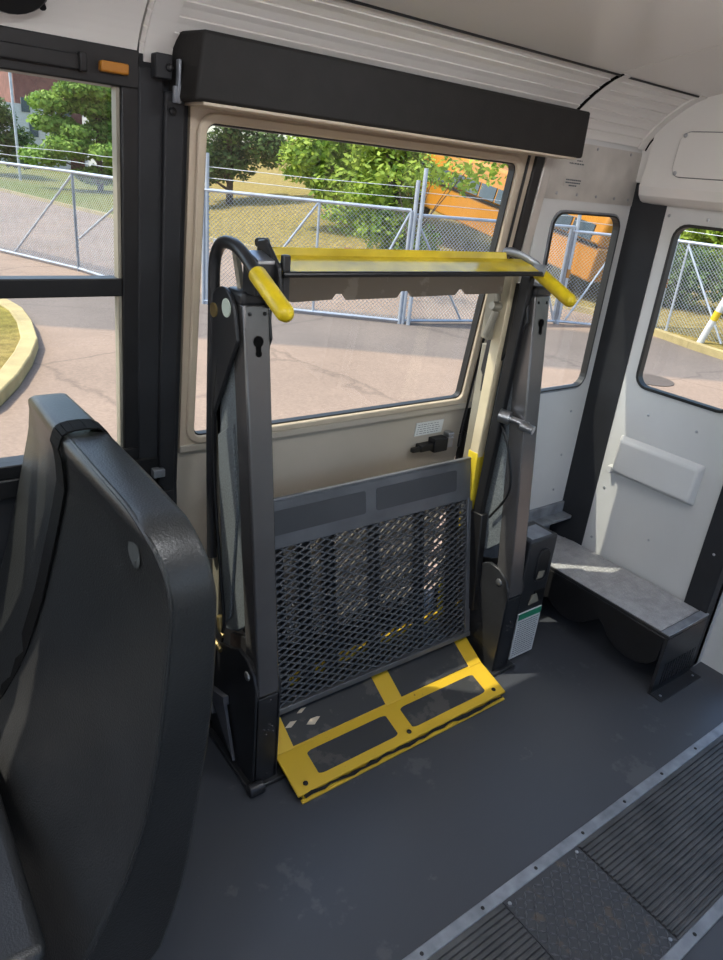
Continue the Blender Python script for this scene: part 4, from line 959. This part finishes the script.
x, y = az(36.0, 29); tree('leafy_tree', x, y, blobs(20, 2.2, .8, 4.8, .8, 1.3), M['leafB'], 'dark leafy tree seen through the narrow side window', n=676, size=0.112)
x, y = az(29.5, 27); tree('leafy_tree', x, y, blobs(26, 2.8, .3, 5.0, .9, 1.3), M['leafA'], 'leafy tree at left of the rear window', n=676, size=0.112)
x, y = az(24.0, 26); tree('leafy_tree', x, y, blobs(26, 2.8, .3, 5.0, .9, 1.3), M['leafA'], 'leafy tree at right of the rear window', n=676, size=0.112)
for a, d, lb in ((30.0, 19.5, 'low dark bush behind the fence at left of the rear window'), (23.0, 18.5, 'low dark bush behind the fence at right of the rear window')):
    x, y = az(a, d); tree('bush', x, y, blobs(12, 1.1, .3, 1.0, .5, .75), M['leafB'], lb, trunk=.05, n=1092, size=0.068, cat='bush')

# ------------------------------------------------------------------ far buildings, lamp post
t = thing('far_building', (17, 82, G), 'pale and brick building far behind the pine', 'building')
b = bm_new(); box(b, 18.5, 36, 86, 96, G, 8.8); obj('brick_wall', b, M['brick'], t)
b = bm_new(); box(b, 17.0, 23.0, 84, 86, G, 4.9); box(b, 14.6, 17.0, 84.5, 87, G, 3.6); obj('pale_wall', b, M['farwhite'], t)
for x0, z0 in ((19.2, 2.0), (21.2, 2.0), (22.6, 3.6), (18.6, 4.2)):
    b = bm_new(); box(b, x0, x0 + .8, 83.9, 84.05, z0, z0 + 1.3); obj('window', b, M['farglass'], t)
t = thing('far_building', (33, 78, G), 'low white building glimpsed right of the pine', 'building')
b = bm_new(); box(b, 24.5, 33, 78, 84, G, 5.0); obj('wall', b, M['farwhite'], t)
b = bm_new(); box(b, 24.2, 33.3, 77.7, 84.3, 5.0, 5.3); obj('roof', b, M['farglass'], t)
x, y = az(78.0, 55)
t = thing('street_lamp', (x, y, G), 'pale street lamp post at the left picture edge', 'street lamp')
b = bm_new(); tube(b, [(x, y, G), (x, y, 5.4)], .09, 8); obj('post', b, M['fence'], t)
b = bm_new(); tube(b, smooth_path([(x, y, 5.4), (x - .1, y, 5.9), (x - .7, y, 6.1)], 4), .06, 8); obj('arm', b, M['fence'], t)

# ------------------------------------------------------------------ orange bus added beyond the fence to imitate reflections in the panes
t = thing('reflection_bus', (0, 0, 0), 'added orange bus standing in for reflections in the panes, half hidden by trees', 'bus')
LB, WB = 9.4, 2.3          # built along x from its near end, visible side at y = 0
b = bm_new(); box(b, 0, LB, -WB, 0, 0, .80); obj('lower_body', b, M['busorange'], t, bevel=.05)
b = bm_new(); hexa(b, [(0, -WB, .80), (LB, -WB, .80), (LB, 0, .80), (0, 0, .80), (0, -WB + .12, 1.75), (LB, -WB + .12, 1.75), (LB, -.12, 1.75), (0, -.12, 1.75)]); obj('upper_body', b, M['busorange'], t, bevel=.1)
for z in (.80,): b = bm_new(); box(b, .05, LB - .05, 0, .03, z, z + .06); obj('rub_rail', b, M['black'], t)
for k in range(11):
    xx = .35 + k * .80; b = bm_new(); hexa(b, [(xx, -.03, .90), (xx + .72, -.03, .90), (xx + .72, .01, .90), (xx, .01, .90), (xx, -.08, 1.26), (xx + .72, -.08, 1.26), (xx + .72, -.03, 1.26), (xx, -.03, 1.26)]); obj('window', b, M['farglass'], t)
for xx in (2.1, 8.4): b = bm_new(); tube(b, [(xx, -.35, -.02), (xx, .03, -.02)], .46, 24); obj('wheel', b, M['tyre'], t)
BA, BB = Vector((14.66, 10.45, -.32)), Vector((15.9, 18.2, .80)); bd = (BB - BA).normalized(); bn = Vector((0, 0, 1)).cross(bd).normalized()
t.matrix_world = Matrix(((bd.x, bn.x, bd.cross(bn).x, BA.x), (bd.y, bn.y, bd.cross(bn).y, BA.y), (bd.z, bn.z, bd.cross(bn).z, BA.z), (0, 0, 0, 1)))
